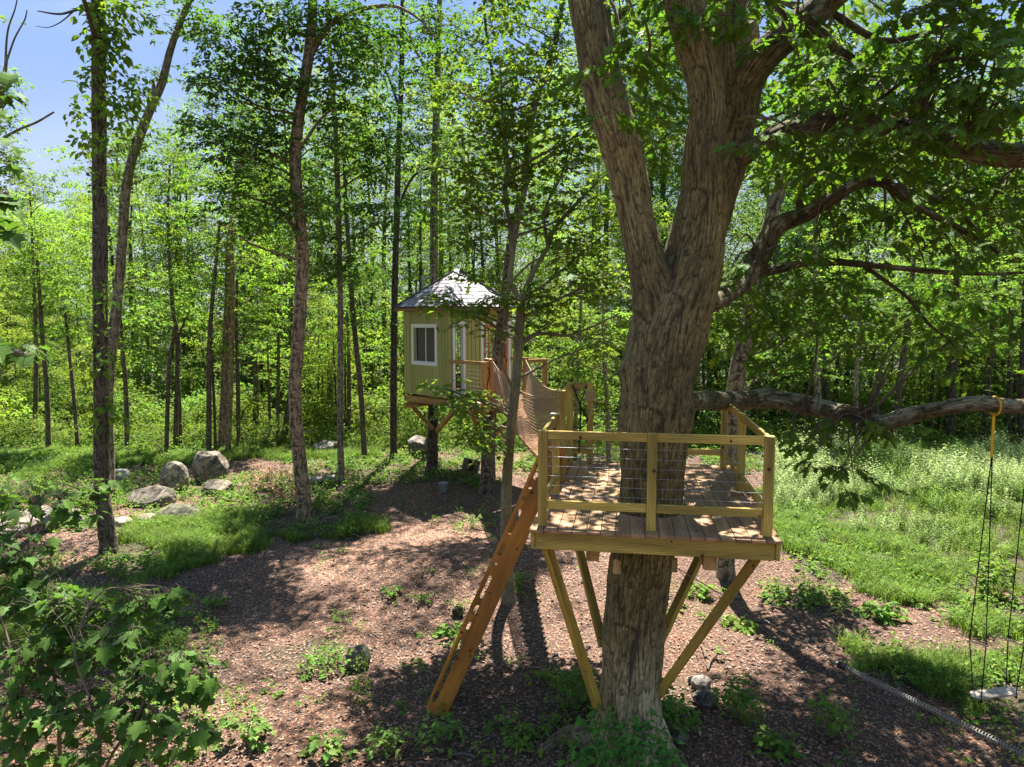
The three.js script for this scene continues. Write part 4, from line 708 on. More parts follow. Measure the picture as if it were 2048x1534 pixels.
// ------------------------------------------------------------------ the rope bridge
{
  const br = thing('rope_bridge', 'sagging rope net footbridge from the oak deck to the tree house', 'bridge', deckWorld(0.12, 0, 2.9));
  const o = br.position, nA = deckWorld(0.12, 0, 2.26).sub(o), fA = deckWorld(0.12, 0, 3.46).sub(o), nB = houseWorld(0.34, 0, PF - 0.02).sub(o), fB = houseWorld(1.56, 0, PF - 0.02).sub(o);
  const sagTop = (u) => lerp(1.12, 1.1, u) - 4 * 0.3 * u * (1 - u) * (1 - 0.25 * (u - 0.5)), sagLow = (u) => 0.02 - 4 * 0.22 * u * (1 - u);
  const foot = (A, B, u, inset) => { const p = A.clone().lerp(B, u); const q = (A === nA ? fA : nA).clone().lerp(A === nA ? fB : nB, u); return p.lerp(q, inset * Math.min(1, 8 * u * (1 - u)) ); };
  const side = (A, B) => (u, t) => { const p = foot(A, B, u, lerp(0.2, 0.0, Math.pow(t, 0.7))); p.y = lerp(A.y, B.y, u) + lerp(sagLow(u), sagTop(u), t); return p; };
  part('side_net', netGeo(side(nA, nB), 120, 18, 0.0055), M.net, br); part('side_net', netGeo(side(fA, fB), 120, 18, 0.0055), M.net, br);
  const N = 64, r = rng(31);
  for (let i = 1; i < N; i++) { const u = i / N, a = foot(nA, nB, u, 0.2), b = foot(fA, fB, u, 0.2); a.y = lerp(nA.y, nB.y, u) + sagLow(u) - 0.01; b.y = lerp(fA.y, fB.y, u) + sagLow(u) - 0.01; a.y += 0.006 * (r() - 0.5); lumber('plank', a, b, 0.03, 0.125, [0.62, 0.3, 0.12], M.stained, br); }
}
// ------------------------------------------------------------------ swing, zip line, stones and small things
{
  const Z = 8.75, s = thing('board_swing', 'wooden board swing with dowel handles hanging on ropes from low oak limb', 'swing', P(1990, 1387, Z)), o = s.position, R = (x, y, z = Z) => P(x, y, z).sub(o);
  const top = P(1988, 826, Z + 0.02).sub(o), tie = R(1983, 915);
  part('strap', (() => { const g = boardGeo(top.distanceTo(tie), 0.036, 0.006, [1, 1, 1], WR); return g; })(), M.yellow, s).name = 'strap';
  { const m = s.children[0], d = V().subVectors(tie, top).normalize(); m.quaternion.setFromUnitVectors(V(1, 0, 0), d); m.position.addVectors(top, tie).multiplyScalar(0.5); }
  const top2 = R(2056, 826), tie2 = R(2053, 930);
  { const m = part('strap', boardGeo(top2.distanceTo(tie2), 0.036, 0.006, [1, 1, 1], WR), M.yellow, s), d = V().subVectors(tie2, top2).normalize(); m.quaternion.setFromUnitVectors(V(1, 0, 0), d); m.position.addVectors(top2, tie2).multiplyScalar(0.5); }
  const wrap = (x) => part('strap', new THREE.TorusGeometry(0.115, 0.012, 6, 24), M.yellow, s);
  for (const x of [1989, 2057]) { const w = wrap(x); w.position.copy(R(x, 812, Z)); w.rotation.y = Math.PI / 2; }
  const rope = (...pts) => part('rope', thin(pts, 0.0075, 6, 12), M.cord, s);
  const hz = 0.12, L1 = R(1939, 1281, Z + hz), L2 = R(1972, 1291, Z - hz), R1 = R(2016, 1279, Z + hz), R2 = R(2048, 1290, Z - hz);
  rope(tie, L1); rope(tie.clone().add(V(0.01, 0, 0)), L2); rope(tie2, R1); rope(tie2.clone().add(V(0.01, 0, 0)), R2);
  rope(tie, tie.clone().add(V(0, -0.12, 0)));
  const S1 = R(1946, 1383, Z + 0.1), S2 = R(1963, 1393, Z - 0.1), S3 = R(2012, 1374, Z + 0.1), S4 = R(2033, 1384, Z - 0.1), dn = V(0, -0.07, 0);
  for (const [a, b] of [[L1, S1], [L2, S2], [R1, S3], [R2, S4]]) rope(a, b, b.clone().add(dn));
  for (const q of [S1, S2, S3, S4]) { const k = part('knot', new THREE.IcosahedronGeometry(0.018, 1), M.cord, s); k.position.copy(q).add(dn); }
  for (const [a, b] of [[L1, L2], [R1, R2]]) { const d = V().subVectors(b, a).normalize().multiplyScalar(0.03); part('handle', thin([a.clone().sub(d), b.clone().add(d)], 0.015, 10), new THREE.MeshStandardMaterial({ color: col(0.8, 0.56, 0.32), roughness: 0.7 }), s); }
  const sh = new THREE.Shape(), hl = 0.29, hw = 0.1; sh.moveTo(-hl + 0.1, -hw); sh.bezierCurveTo(-0.1, -hw * 0.8, 0.1, -hw * 0.8, hl - 0.1, -hw); sh.absarc(hl - 0.1, 0, hw, -Math.PI / 2, Math.PI / 2); sh.bezierCurveTo(0.1, hw * 0.8, -0.1, hw * 0.8, -hl + 0.1, hw); sh.absarc(-hl + 0.1, 0, hw, Math.PI / 2, Math.PI * 1.5);
  const g = new THREE.ExtrudeGeometry(sh, { depth: 0.018, bevelEnabled: true, bevelSize: 0.004, bevelThickness: 0.004, bevelSegments: 2, curveSegments: 10 }); g.rotateX(-Math.PI / 2);
  const seat = part('seat', g, M.seat, s); const d = V().addVectors(S3, S4).sub(S1).sub(S2); seat.rotation.set(0, Math.atan2(-d.z, d.x), Math.atan2(d.y, Math.hypot(d.x, d.z)), 'YXZ'); seat.position.addVectors(S1, S2).add(S3).add(S4).multiplyScalar(0.25).add(V(0, -0.03, 0));
}
{
  const A = P(1330, 1122, 8.75), B = P(1690, 1335, 6.55), C = P(2075, 1522, 5.05), z = thing('zip_line', 'grey zip line cable with long coiled stopper spring low over the leaf litter', 'zip line', B.clone()), R = (p) => p.clone().sub(B);
  const E2 = C.clone().add(V().subVectors(C, B).multiplyScalar(0.6));
  part('cable', thin([R(A), R(B)], 0.0055, 6), M.steel, z); part('cable', thin([R(B), R(C), R(E2)], 0.0055, 6, 10), M.steel, z);
  const pts = [], N = 72, d = V().subVectors(C, B), L = d.length(), x = d.clone().normalize(), y = V(0, 1, 0).addScaledVector(x, -x.y).normalize(), w = V().crossVectors(x, y);
  for (let i = 0; i <= N * 12; i++) { const t = i / 12 / N, a = i / 12 * 6.2832; pts.push(R(B).addScaledVector(d, t).addScaledVector(y, 0.023 * Math.cos(a)).addScaledVector(w, 0.023 * Math.sin(a))); }
  part('spring', tube(pts, pts.map(() => 0.0048), { seg: N * 12, radial: 6 }), new THREE.MeshStandardMaterial({ color: col(0.17, 0.16, 0.135), roughness: 0.6, metalness: 0.2 }), z);
  const cap = part('stopper', new THREE.CylinderGeometry(0.034, 0.034, 0.08, 20), M.black, z); cap.quaternion.setFromUnitVectors(V(0, 1, 0), x); cap.position.addScaledVector(x, -0.03);
  const nut = part('ferrule', new THREE.CylinderGeometry(0.014, 0.014, 0.07, 10), M.steel, z); nut.quaternion.setFromUnitVectors(V(0, 1, 0), x); nut.position.addScaledVector(x, -0.1);
  // thin wire tied round the right-hand brace
  const t = thing('guy_wire', 'thin dark wire tied round the right front deck brace', 'wire', P(1445, 1203, 8.0)), q = (px, py, Z) => P(px, py, Z).sub(t.position);
  part('wire', thin([q(1350, 1130, 8.6), q(1381, 1165, 8.3), q(1420, 1190, 8.1), q(1448, 1202, 7.93), q(1442, 1208, 7.9), q(1424, 1208, 7.95)], 0.004, 5, 24), M.cord, t);
}
function rock(label, px, py, wpx, hm, Z, seed, tint, o = {}) {
  const c = Z ? onGround(px, Z) : G(px, py); if (Z) c.y = groundH(c.x, Z); const zc = -c.z, w = wpx / 2 * zc / FPX, g = new THREE.IcosahedronGeometry(1, 24).toNonIndexed ? new THREE.IcosahedronGeometry(1, 22) : null;
  const p = g.attributes.position, v = V(), r = rng(seed), planes = Array.from({ length: 9 }, () => [V(r() * 2 - 1, r() * 1.6 - 0.4, r() * 2 - 1).normalize(), 0.72 + 0.2 * r()]);
  for (let i = 0; i < p.count; i++) {
    v.fromBufferAttribute(p, i); let k = 1; for (const [n, d] of planes) { const t = v.dot(n); if (t > 0.01) k = Math.min(k, d / t); }
    k = Math.min(1, k) * (1 + 0.18 * (fbm(v.x * 1.7 + seed, v.y * 1.7, v.z * 1.7, 3) - 0.5) + 0.07 * (fbm(v.x * 6 + seed, v.y * 6, v.z * 6, 3) - 0.5));
    v.multiplyScalar(k); p.setXYZ(i, v.x * w, v.y * hm * (o.sink ? 0.62 : 0.55) + hm * (o.sink ?? 0.38), v.z * w * (o.depth ?? 0.75));
  }
  g.deleteAttribute('normal'); g.deleteAttribute('uv');
  const pos = g.attributes.position, uv = []; for (let i = 0; i < pos.count; i++) uv.push((pos.getX(i) + 0.4 * pos.getZ(i)) / 0.9 + seed * 0.37, (pos.getY(i) + 0.6 * pos.getZ(i)) / 0.9);
  g.setAttribute('uv', new THREE.Float32BufferAttribute(uv, 2));
  // smooth normals across the shared corners
  const key = new Map(), nn = new Float32Array(pos.count * 3), a = V(), b = V(), d = V(), ks = [];
  for (let i = 0; i < pos.count; i++) { const k = `${Math.round(pos.getX(i) * 1e4)},${Math.round(pos.getY(i) * 1e4)},${Math.round(pos.getZ(i) * 1e4)}`; ks.push(k); if (!key.has(k)) key.set(k, V()); }
  for (let i = 0; i < pos.count; i += 3) { a.fromBufferAttribute(pos, i); b.fromBufferAttribute(pos, i + 1).sub(a); d.fromBufferAttribute(pos, i + 2).sub(a); b.cross(d); for (let j = 0; j < 3; j++) key.get(ks[i + j]).add(b); }
  ks.forEach((k, i) => { const n = key.get(k).clone().normalize(); nn.set([n.x, n.y, n.z], i * 3); }); g.setAttribute('normal', new THREE.BufferAttribute(nn, 3));
  setColor(g, (q, n) => { const m = (o.moss ?? 0.3) * sstep(0.45, 0.62, fbm(q.x * 3 + seed, q.y * 3, q.z * 3, 3)) , k = 0.85 + 0.3 * fbm(q.x * 2, q.y * 2 + seed, q.z * 2, 3); return [lerp(tint[0] * k, 0.3, m), lerp(tint[1] * k, 0.36, m), lerp(tint[2] * k, 0.12, m)]; });
  const m = single(o.name ?? 'boulder', g, M.stone, label, o.category ?? 'boulder', o.group); m.position.copy(c); m.rotation.y = o.turn ?? 0; m.rotation.z = o.tip ?? 0; return m;
}
rock('large rounded grey-brown boulder, highest of the heap left of the path', 421, 965, 74, 1.05, 21.2, 3, [0.72, 0.6, 0.5], { moss: 0.25, sink: 0.36 });
rock('pale speckled upright boulder left of the largest rounded boulder', 347, 975, 58, 0.85, 20.0, 8, [0.82, 0.74, 0.6], { moss: 0.5, sink: 0.36 });
rock('sunlit sloping slab of rock in front of the speckled boulder', 300, 1012, 92, 0.62, 18.6, 12, [0.66, 0.58, 0.49], { moss: 0.45, depth: 0.9, sink: 0.2 });
rock('dark mossy low rock below the sloping sunlit slab', 345, 1030, 100, 0.42, 17.4, 15, [0.42, 0.39, 0.34], { moss: 0.6, depth: 0.8, sink: 0.2 });
rock('low brownish rock half buried under dry twigs right of boulders', 432, 975, 66, 0.45, 19.6, 19, [0.6, 0.5, 0.4], { moss: 0.4, sink: 0.25 });
rock('broad flat pale rock behind the leaves at the left edge', 65, 1035, 200, 0.5, 16.6, 23, [0.75, 0.64, 0.57], { moss: 0.15, depth: 0.8, sink: 0.2 });
rock('small blue-grey stone beside the tall left trunk', 238, 945, 44, 0.4, 21.0, 27, [0.75, 0.78, 0.85], { moss: 0.3 });
rock('small tawny stone at the foot of the dark mossy rock', 290, 1036, 44, 0.26, 16.9, 29, [1.1, 0.95, 0.75], { moss: 0.2 });
rock('flat tawny stone on the ground beside the tall left trunk', 235, 1048, 50, 0.22, 16.6, 30, [1.15, 1.0, 0.86], { moss: 0.1 });
rock('upper small grey stone on the litter right of oak foot', 1402, 1376, 42, 0.2, 0, 33, [0.62, 0.58, 0.56], { moss: 0.05, name: 'stone', category: 'stone', depth: 0.9 });
rock('longer grey stone just below another right of oak foot', 1412, 1408, 56, 0.2, 0, 35, [0.66, 0.62, 0.6], { moss: 0.05, name: 'stone', category: 'stone', turn: -0.4 });
rock('rounded small stone touching the upper grey stone near oak', 1385, 1368, 20, 0.14, 0, 37, [0.8, 0.76, 0.72], { moss: 0, name: 'stone', category: 'stone' });
rock('dark low stone under the shrub at the oak foot, right side', 1362, 1485, 40, 0.16, 0, 39, [0.6, 0.54, 0.5], { moss: 0.2, name: 'stone', category: 'stone' });
rock('dark mossy stump-like rock beside the low bush on the litter', 716, 1335, 52, 0.42, 0, 41, [0.35, 0.33, 0.3], { moss: 0.4, name: 'stone', category: 'stone' });
rock('bright green moss-covered stone near the ladder', 917, 1232, 28, 0.2, 0, 43, [0.5, 0.6, 0.2], { moss: 1, name: 'stone', category: 'stone' });
rock('grey rubble rock on the slope behind the house stilts', 842, 886, 60, 0.7, 24.5, 47, [0.6, 0.53, 0.48], { moss: 0.1 });
rock('half hidden grey rock on the skyline right of centre-left trunk', 652, 888, 60, 0.5, 25, 49, [0.7, 0.66, 0.62], { moss: 0.4 });
{
  const Z = -G(887, 985).z, c = G(887, 985), b = thing('metal_pail', 'small galvanised metal pail standing on the leaf litter below the house', 'pail', c);
  const pr = [[0.0, 0.01], [0.1, 0.01], [0.105, 0.0], [0.115, 0.02], [0.14, 0.27], [0.148, 0.275], [0.148, 0.285], [0.136, 0.285], [0.112, 0.03], [0.0, 0.03]].map(([x, y]) => new THREE.Vector2(x, y));
  part('bucket', new THREE.LatheGeometry(pr, 32), M.zinc, b); const h = part('handle', new THREE.TorusGeometry(0.145, 0.005, 6, 24, Math.PI), M.steel, b); h.position.y = 0.27; h.rotation.x = 1.1;
  const c2 = G(938, 950), w = thing('wooden_box', 'old wooden box tipped on its side between the house stilts', 'box', c2, 0.5), hs = 0.24;
  const pl = (sx, sy, sz, x, y, z, t) => { const m = part('panel', boardGeo(sx, sy, sz, t, WR), M.wood, w); m.position.set(x, y, z); };
  pl(0.03, 0.42, 0.34, -0.2, 0.24, 0, [0.2, 0.13, 0.08]); pl(0.03, 0.42, 0.34, 0.2, 0.24, 0, [0.5, 0.42, 0.34]); pl(0.36, 0.03, 0.34, 0, 0.045, 0, [0.35, 0.24, 0.12]); pl(0.36, 0.03, 0.34, 0, 0.43, 0, [0.3, 0.2, 0.12]); pl(0.36, 0.35, 0.025, 0, 0.24, -0.155, [0.22, 0.15, 0.09]);
  w.rotation.z = -0.28; w.position.y += 0.04;
  const lc = G(642, 968), lg = single('log', (() => { const g = tube([V(-0.35, 0.12, 0.1), V(0, 0.13, 0), V(0.4, 0.15, -0.15)], [0.1, 0.11, 0.1], { seg: 14, radial: 14, amp: 0.15, freq: 5, reps: 1 }); return setColor(g, bark([0.8, 0.75, 0.7])); })(), M.smoothBark, 'pale broken log on the ground right of the centre-left trunk', 'log'); lg.position.copy(lc);
}
// sticks on the ground
{
  const stick = (label, list, r, lift, mat = M.twig) => { const base = G(...list[0]), pts = list.map(([x, y], i) => G(x, y).add(V(0, lift[i] ?? 0.02, 0)).sub(base)), m = single('stick', thin(pts, r, 6, 24), mat, label, 'stick'); m.position.copy(base); };
  const pale = new THREE.MeshStandardMaterial({ color: col(0.5, 0.36, 0.28), roughness: 0.9 });
  stick('pale curved vine stem arching from the grass beside tall left trunk', [[218, 1137], [217, 1118], [222, 1098], [238, 1080], [258, 1068]], 0.012, [0, 0.06, 0.12, 0.14, 0.1], pale);
  stick('grey forked stick lying at the right of the oak braces', [[1415, 1342], [1422, 1326], [1432, 1316]], 0.02, [0.02, 0.05, 0.04]);
  stick('short dark branch piece right of the oak braces', [[1412, 1318], [1408, 1305], [1404, 1296]], 0.025, [0.02, 0.04, 0.03]);
  stick('thin bent stick on the litter near the bottom edge', [[895, 1515], [925, 1512], [952, 1518]], 0.016, [0.02, 0.03, 0.02]);
  stick('long thin twig on the litter in the left foreground', [[480, 1360], [520, 1345], [565, 1350]], 0.008, [0.01, 0.04, 0.02]);
  stick('thin curved twig on the litter below the spring', [[1570, 1420], [1585, 1412], [1605, 1410], [1622, 1405]], 0.008, [0.01, 0.03, 0.03, 0.01]);
}
// ------------------------------------------------------------------ the trees round the clearing
const BK = { grey: [0.5, 0.45, 0.38], dark: [0.27, 0.225, 0.18], brown: [0.58, 0.45, 0.33], pale: [0.5, 0.46, 0.32], black: [0.16, 0.135, 0.11] };
let treeSeed = 900;
const clR = rng(66), clusterB = (px, py, rx, ry, m, n) => clusters(px, py, rx, ry, 0, m, n, clR, 0, 0.2).map(([x, y, a, b, , k]) => [x, y, a, b, k, (clR() - 0.5) * rx * 0.018, 1]);
// path: [px, py, width px, dZ?]; blobs: [px, py, rx, ry, n, dZ?, depth factor?]
function tree(label, Z, path, o = {}) {
  const seed = treeSeed++, r = rng(seed), base = onGround(path[0][0], Z);
  const t = thing(o.name ?? 'forest_tree', label, 'tree', base, 0, o.group);
  const pts = path.map(([x, y, , d = 0]) => P(x, y, Z + d).sub(base)), rad = path.map(([, , w]) => w / 2 * Z / FPX);
  pts[0].set(0, -0.15, 0); if (o.flare !== 0) { pts.splice(1, 0, pts[0].clone().lerp(pts[1], 0.12).setY(0.25)); rad.splice(1, 0, rad[0]); rad[0] *= 1.45; }
  const mat = o.mat ?? M.slimBark, c = bark(BK[o.bark ?? 'grey'], o.dv ?? 0.35, o.moss ?? 0);
  const full = tube(pts, rad, { seg: pts.length * 10, radial: o.radial ?? 16, amp: 0.1, freq: 3.5, seed, reps: o.reps ?? 1, color: c }); part('trunk', full, mat, t);
  const curve = new THREE.CatmullRomCurve3(pts, false, 'centripetal'), spine = curve.getPoints(60);
  for (const b of o.limbs ?? []) part('limb', tube(b.map(([x, y, , d = 0]) => P(x, y, Z + d).sub(base)), b.map(([, , w]) => w / 2 * Z / FPX), { seg: b.length * 7, radial: 9, amp: 0.1, freq: 4, seed, color: c }), mat, t);
  const kinds = SPRAY[o.spray ?? 'mid'], blobs = (o.blobs ?? []).map(([x, y, rx, ry, n, d = 0, df = 0.9]) => [x, y, rx, ry, Z + d, n, df]);
  if (blobs.length) {
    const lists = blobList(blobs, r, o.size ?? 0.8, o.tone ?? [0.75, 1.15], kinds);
    lists.forEach((l, i) => l.length && instanced('crown', kinds[i], o.leaf ?? M.leafMid, l, t, base));
    const gs = [];
    for (const [x, y, rx, ry, Zb, n] of blobs) {
      const q = P(x, y, Zb).sub(base); let bi = 0, bd = 1e9; spine.forEach((s, i) => { const d = Math.hypot(s.x - q.x, s.z - q.z) * 0.9 + Math.abs(s.y - (q.y - 0.5 * Math.hypot(s.x - q.x, s.z - q.z))); if (d < bd) { bd = d; bi = i; } });
      const s = spine[bi], L = s.distanceTo(q); if (L > 4.5 || y < path[path.length - 1][1] - 40) continue; const rr = Math.min(0.07, 0.012 + 0.012 * L);
      gs.push(tube([s, s.clone().lerp(q, 0.5).add(V((r() - 0.5) * 0.3, -0.08 * L + 0.2 * r(), (r() - 0.5) * 0.3)), q], [rr, rr * 0.6, rr * 0.25], { seg: 8, radial: 6 }));
      const k = Math.min(9, 2 + Math.floor(n / 7)); for (let i = 0; i < k; i++) { const e = V((r() - 0.5) * 1.5 * rx * Zb / FPX, (r() - 0.5) * 1.3 * ry * Zb / FPX, (r() - 0.5) * 1.5 * rx * Zb / FPX).add(q), st = s.clone().lerp(q, 0.45 + 0.55 * r()); gs.push(tube([st, st.clone().lerp(e, 0.5).add(V(0, 0.1 * r(), 0)), e], [rr * 0.42, rr * 0.26, 0.006], { seg: 5, radial: 5 })); }
    }
    if (gs.length) { gs.forEach((g) => setColor(g, c)); part('branches', mergeGeometries(gs), mat, t).userData.kind = 'stuff'; }
  }
  return t;
}
tree('tall straight trunk wrapped in creeper, biggest tree on the left side', 14.6, [[208, 1105, 32], [204, 980, 29], [202, 850, 28], [201, 700, 27], [200, 500, 27], [199, 300, 26], [197, 100, 25], [196, -100, 23], [196, -400, 18], [200, -800, 12]], { bark: 'dark', radial: 28, blobs: [...clusterB(80, -380, 360, 190, 22, 5), ...clusterB(420, -470, 320, 200, 20, 5), ...clusterB(190, -800, 480, 240, 26, 5)], limbs: [[[195, 25, 7], [165, 18, 5], [120, 28, 4], [75, 22, 2]], [[150, 20, 3], [120, 45, 2], [95, 55, 1.5], [72, 52, 1]]], leaf: M.leafMid });
tree('leaning tree with a bent grey upper stem against the blue sky', 19, [[213, 900, 24], [215, 800, 22], [222, 700, 21], [235, 600, 19], [245, 480, 18], [252, 380, 18], [268, 305, 17], [300, 220, 17], [324, 165, 15], [341, 100, 13], [360, 45, 11], [380, 0, 10], [410, -90, 8], [430, -250, 6]], { bark: 'grey', radial: 18, limbs: [[[305, 205, 9], [307, 175, 7], [306, 160, 6]]], blobs: [[345, 30, 65, 45, 17], [415, 55, 50, 50, 13], [310, 145, 20, 40, 4], [265, 235, 55, 30, 7], [300, 290, 70, 40, 13], [440, -150, 130, 100, 31], [270, -60, 70, 40, 10], [330, 345, 80, 40, 17], [210, 310, 60, 40, 8]], size: 0.62, leaf: M.leafMid });
tree('crooked brown-barked trunk standing alone at centre-left of the clearing', 17.4, [[607, 1018, 30], [600, 930, 27], [592, 850, 25], [590, 760, 25], [596, 680, 25], [602, 590, 24], [605, 500, 24], [598, 420, 23], [590, 330, 23], [596, 250, 22], [608, 170, 20], [620, 90, 19], [626, 0, 18], [628, -150, 16], [640, -500, 10]], { bark: 'brown', radial: 24, limbs: [[[622, 110, 13], [655, 55, 11], [700, 27, 10], [745, 14, 8], [795, 14, 6], [840, 40, 4], [870, 75, 3]], [[600, 480, 7], [560, 420, 6], [500, 395, 4], [440, 380, 2]], [[598, 300, 7], [650, 230, 5], [700, 200, 3]]],
  blobs: [[470, 90, 80, 60, 26], [560, 40, 80, 60, 26], [480, 200, 90, 50, 28], [450, 290, 70, 45, 16], [540, 280, 60, 50, 16], [550, 160, 60, 50, 26], [700, 60, 80, 60, 32], [700, 150, 60, 50, 19], [520, 390, 90, 50, 32], [620, 380, 70, 50, 19], [670, 280, 60, 50, 16], [430, 150, 60, 60, 16], [400, 240, 50, 50, 11], [500, 320, 80, 60, 16], [590, 220, 50, 60, 18], [660, 200, 60, 60, 18], [580, 440, 80, 50, 20], [430, 440, 70, 50, 11], [540, 100, 80, 50, 16], [660, 40, 60, 50, 18], [520, -150, 190, 110, 70], [740, -150, 160, 110, 18], ...clusterB(430, -430, 330, 200, 16, 5)], leaf: M.leafDark, size: 0.72 });
tree('slim grey trunk just right of the crooked brown-barked tree', 20.6, [[682, 962, 14], [680, 860, 12], [681, 700, 12], [680, 560, 11], [676, 420, 11], [671, 260, 10], [661, 130, 9], [655, 0, 8], [650, -150, 6]], { bark: 'grey', flare: 1, blobs: [[720, 60, 80, 60, 26], [760, 140, 70, 60, 24], [620, 330, 60, 60, 18], [700, 280, 60, 60, 20], [780, 320, 60, 60, 20], [660, 540, 70, 40, 16], [740, 330, 70, 70, 34], [690, 450, 80, 60, 31], [760, 440, 70, 50, 27], [650, 520, 70, 40, 24], [760, 230, 70, 60, 24], [600, 460, 70, 40, 20], [700, -150, 160, 100, 14]], leaf: M.leafDark, size: 0.68 });
tree('slender tilted trunk left of the house, behind the slim grey one', 23.5, [[729, 888, 12], [722, 790, 11], [712, 690, 11], [704, 600, 10], [698, 500, 9], [692, 420, 8], [688, 300, 6]], { bark: 'dark', blobs: [[720, 560, 60, 40, 19], [680, 640, 50, 35, 13], [740, 640, 40, 30, 10], [700, 380, 80, 60, 22]], size: 0.62 });
tree('straight dark trunk right beside the left wall of the house', 23.8, [[787, 905, 15], [787, 800, 14], [789, 600, 13], [793, 450, 12], [797, 300, 11], [803, 150, 10], [805, 0, 8], [806, -200, 6]], { bark: 'black', blobs: [[870, 20, 80, 50, 26], [930, 90, 50, 60, 14], [760, 60, 60, 60, 18], [860, 280, 60, 60, 18], [790, 120, 70, 60, 29], [860, 60, 70, 50, 24], [800, 250, 60, 60, 22], [850, 180, 50, 60, 14], [740, 520, 50, 40, 13], [830, 400, 60, 60, 19], [800, -160, 180, 110, 16]], size: 0.7, limbs: [[[793, 420, 6], [830, 350, 5], [870, 335, 4], [930, 345, 2]], [[800, 220, 6], [770, 140, 4], [740, 100, 2]]] });
tree('tall straight trunk rising behind the house roof', 25, [[868, 885, 18], [868, 700, 17], [868, 560, 16], [868, 420, 15], [870, 300, 14], [874, 180, 13], [878, 60, 11], [880, -60, 9], [884, -250, 6]], { bark: 'grey', limbs: [[[868, 170, 8], [848, 130, 7], [822, 85, 5], [800, 40, 3]], [[869, 240, 6], [900, 160, 5], [915, 90, 3]]], blobs: [[880, 130, 60, 60, 21], [900, 220, 50, 60, 15], [860, 320, 60, 60, 21], [910, 420, 60, 60, 20], [880, 500, 60, 40, 15], [940, 300, 50, 60, 12], [880, -150, 160, 100, 12]], size: 0.68 });
// the tree that carries the house and the little maple in front of it
tree('dark trunk growing up through the house porch and leaning right', 19.75, [[975, 968, 32], [977, 900, 27], [983, 810, 25], [993, 740, 24], [1004, 650, 22], [1014, 560, 21], [1026, 470, 20], [1036, 425, 19], [1052, 350, 16], [1062, 240, 15], [1078, 180, 14], [1103, 115, 12], [1122, 20, 10], [1135, -120, 7]], { bark: 'dark', radial: 20, limbs: [[[1040, 400, 9], [1018, 330, 8], [1000, 250, 7], [985, 150, 6], [972, 60, 5], [965, -40, 4]], [[1040, 380, 8], [1075, 330, 6], [1110, 300, 4]]], blobs: [[985, -200, 85, 60, 20, -0.6, 1], [860, -190, 60, 50, 12, -0.4, 1], [900, 60, 60, 60, 12], [860, 150, 60, 60, 12], [960, 110, 40, 40, 6], [1080, 10, 90, 50, 20], [1000, -20, 90, 50, 14], [960, 40, 40, 40, 6], [1020, 120, 60, 60, 16], [930, 170, 50, 50, 9], [1120, 120, 60, 60, 14], [1000, 320, 70, 50, 14], [1050, 100, 70, 60, 20], [1100, 180, 60, 60, 16], [1000, 200, 60, 60, 16], [1060, 280, 60, 50, 13], [1110, 60, 60, 60, 16], [1020, 40, 50, 50, 9], [1080, -160, 190, 110, 16]], size: 0.62, leaf: M.leafMid });
tree('short stout dark trunk under the left corner of the house platform', 22, [[864, 934, 24], [865, 870, 20], [866, 800, 19], [866, 792, 18]], { bark: 'black', name: 'support_trunk' });
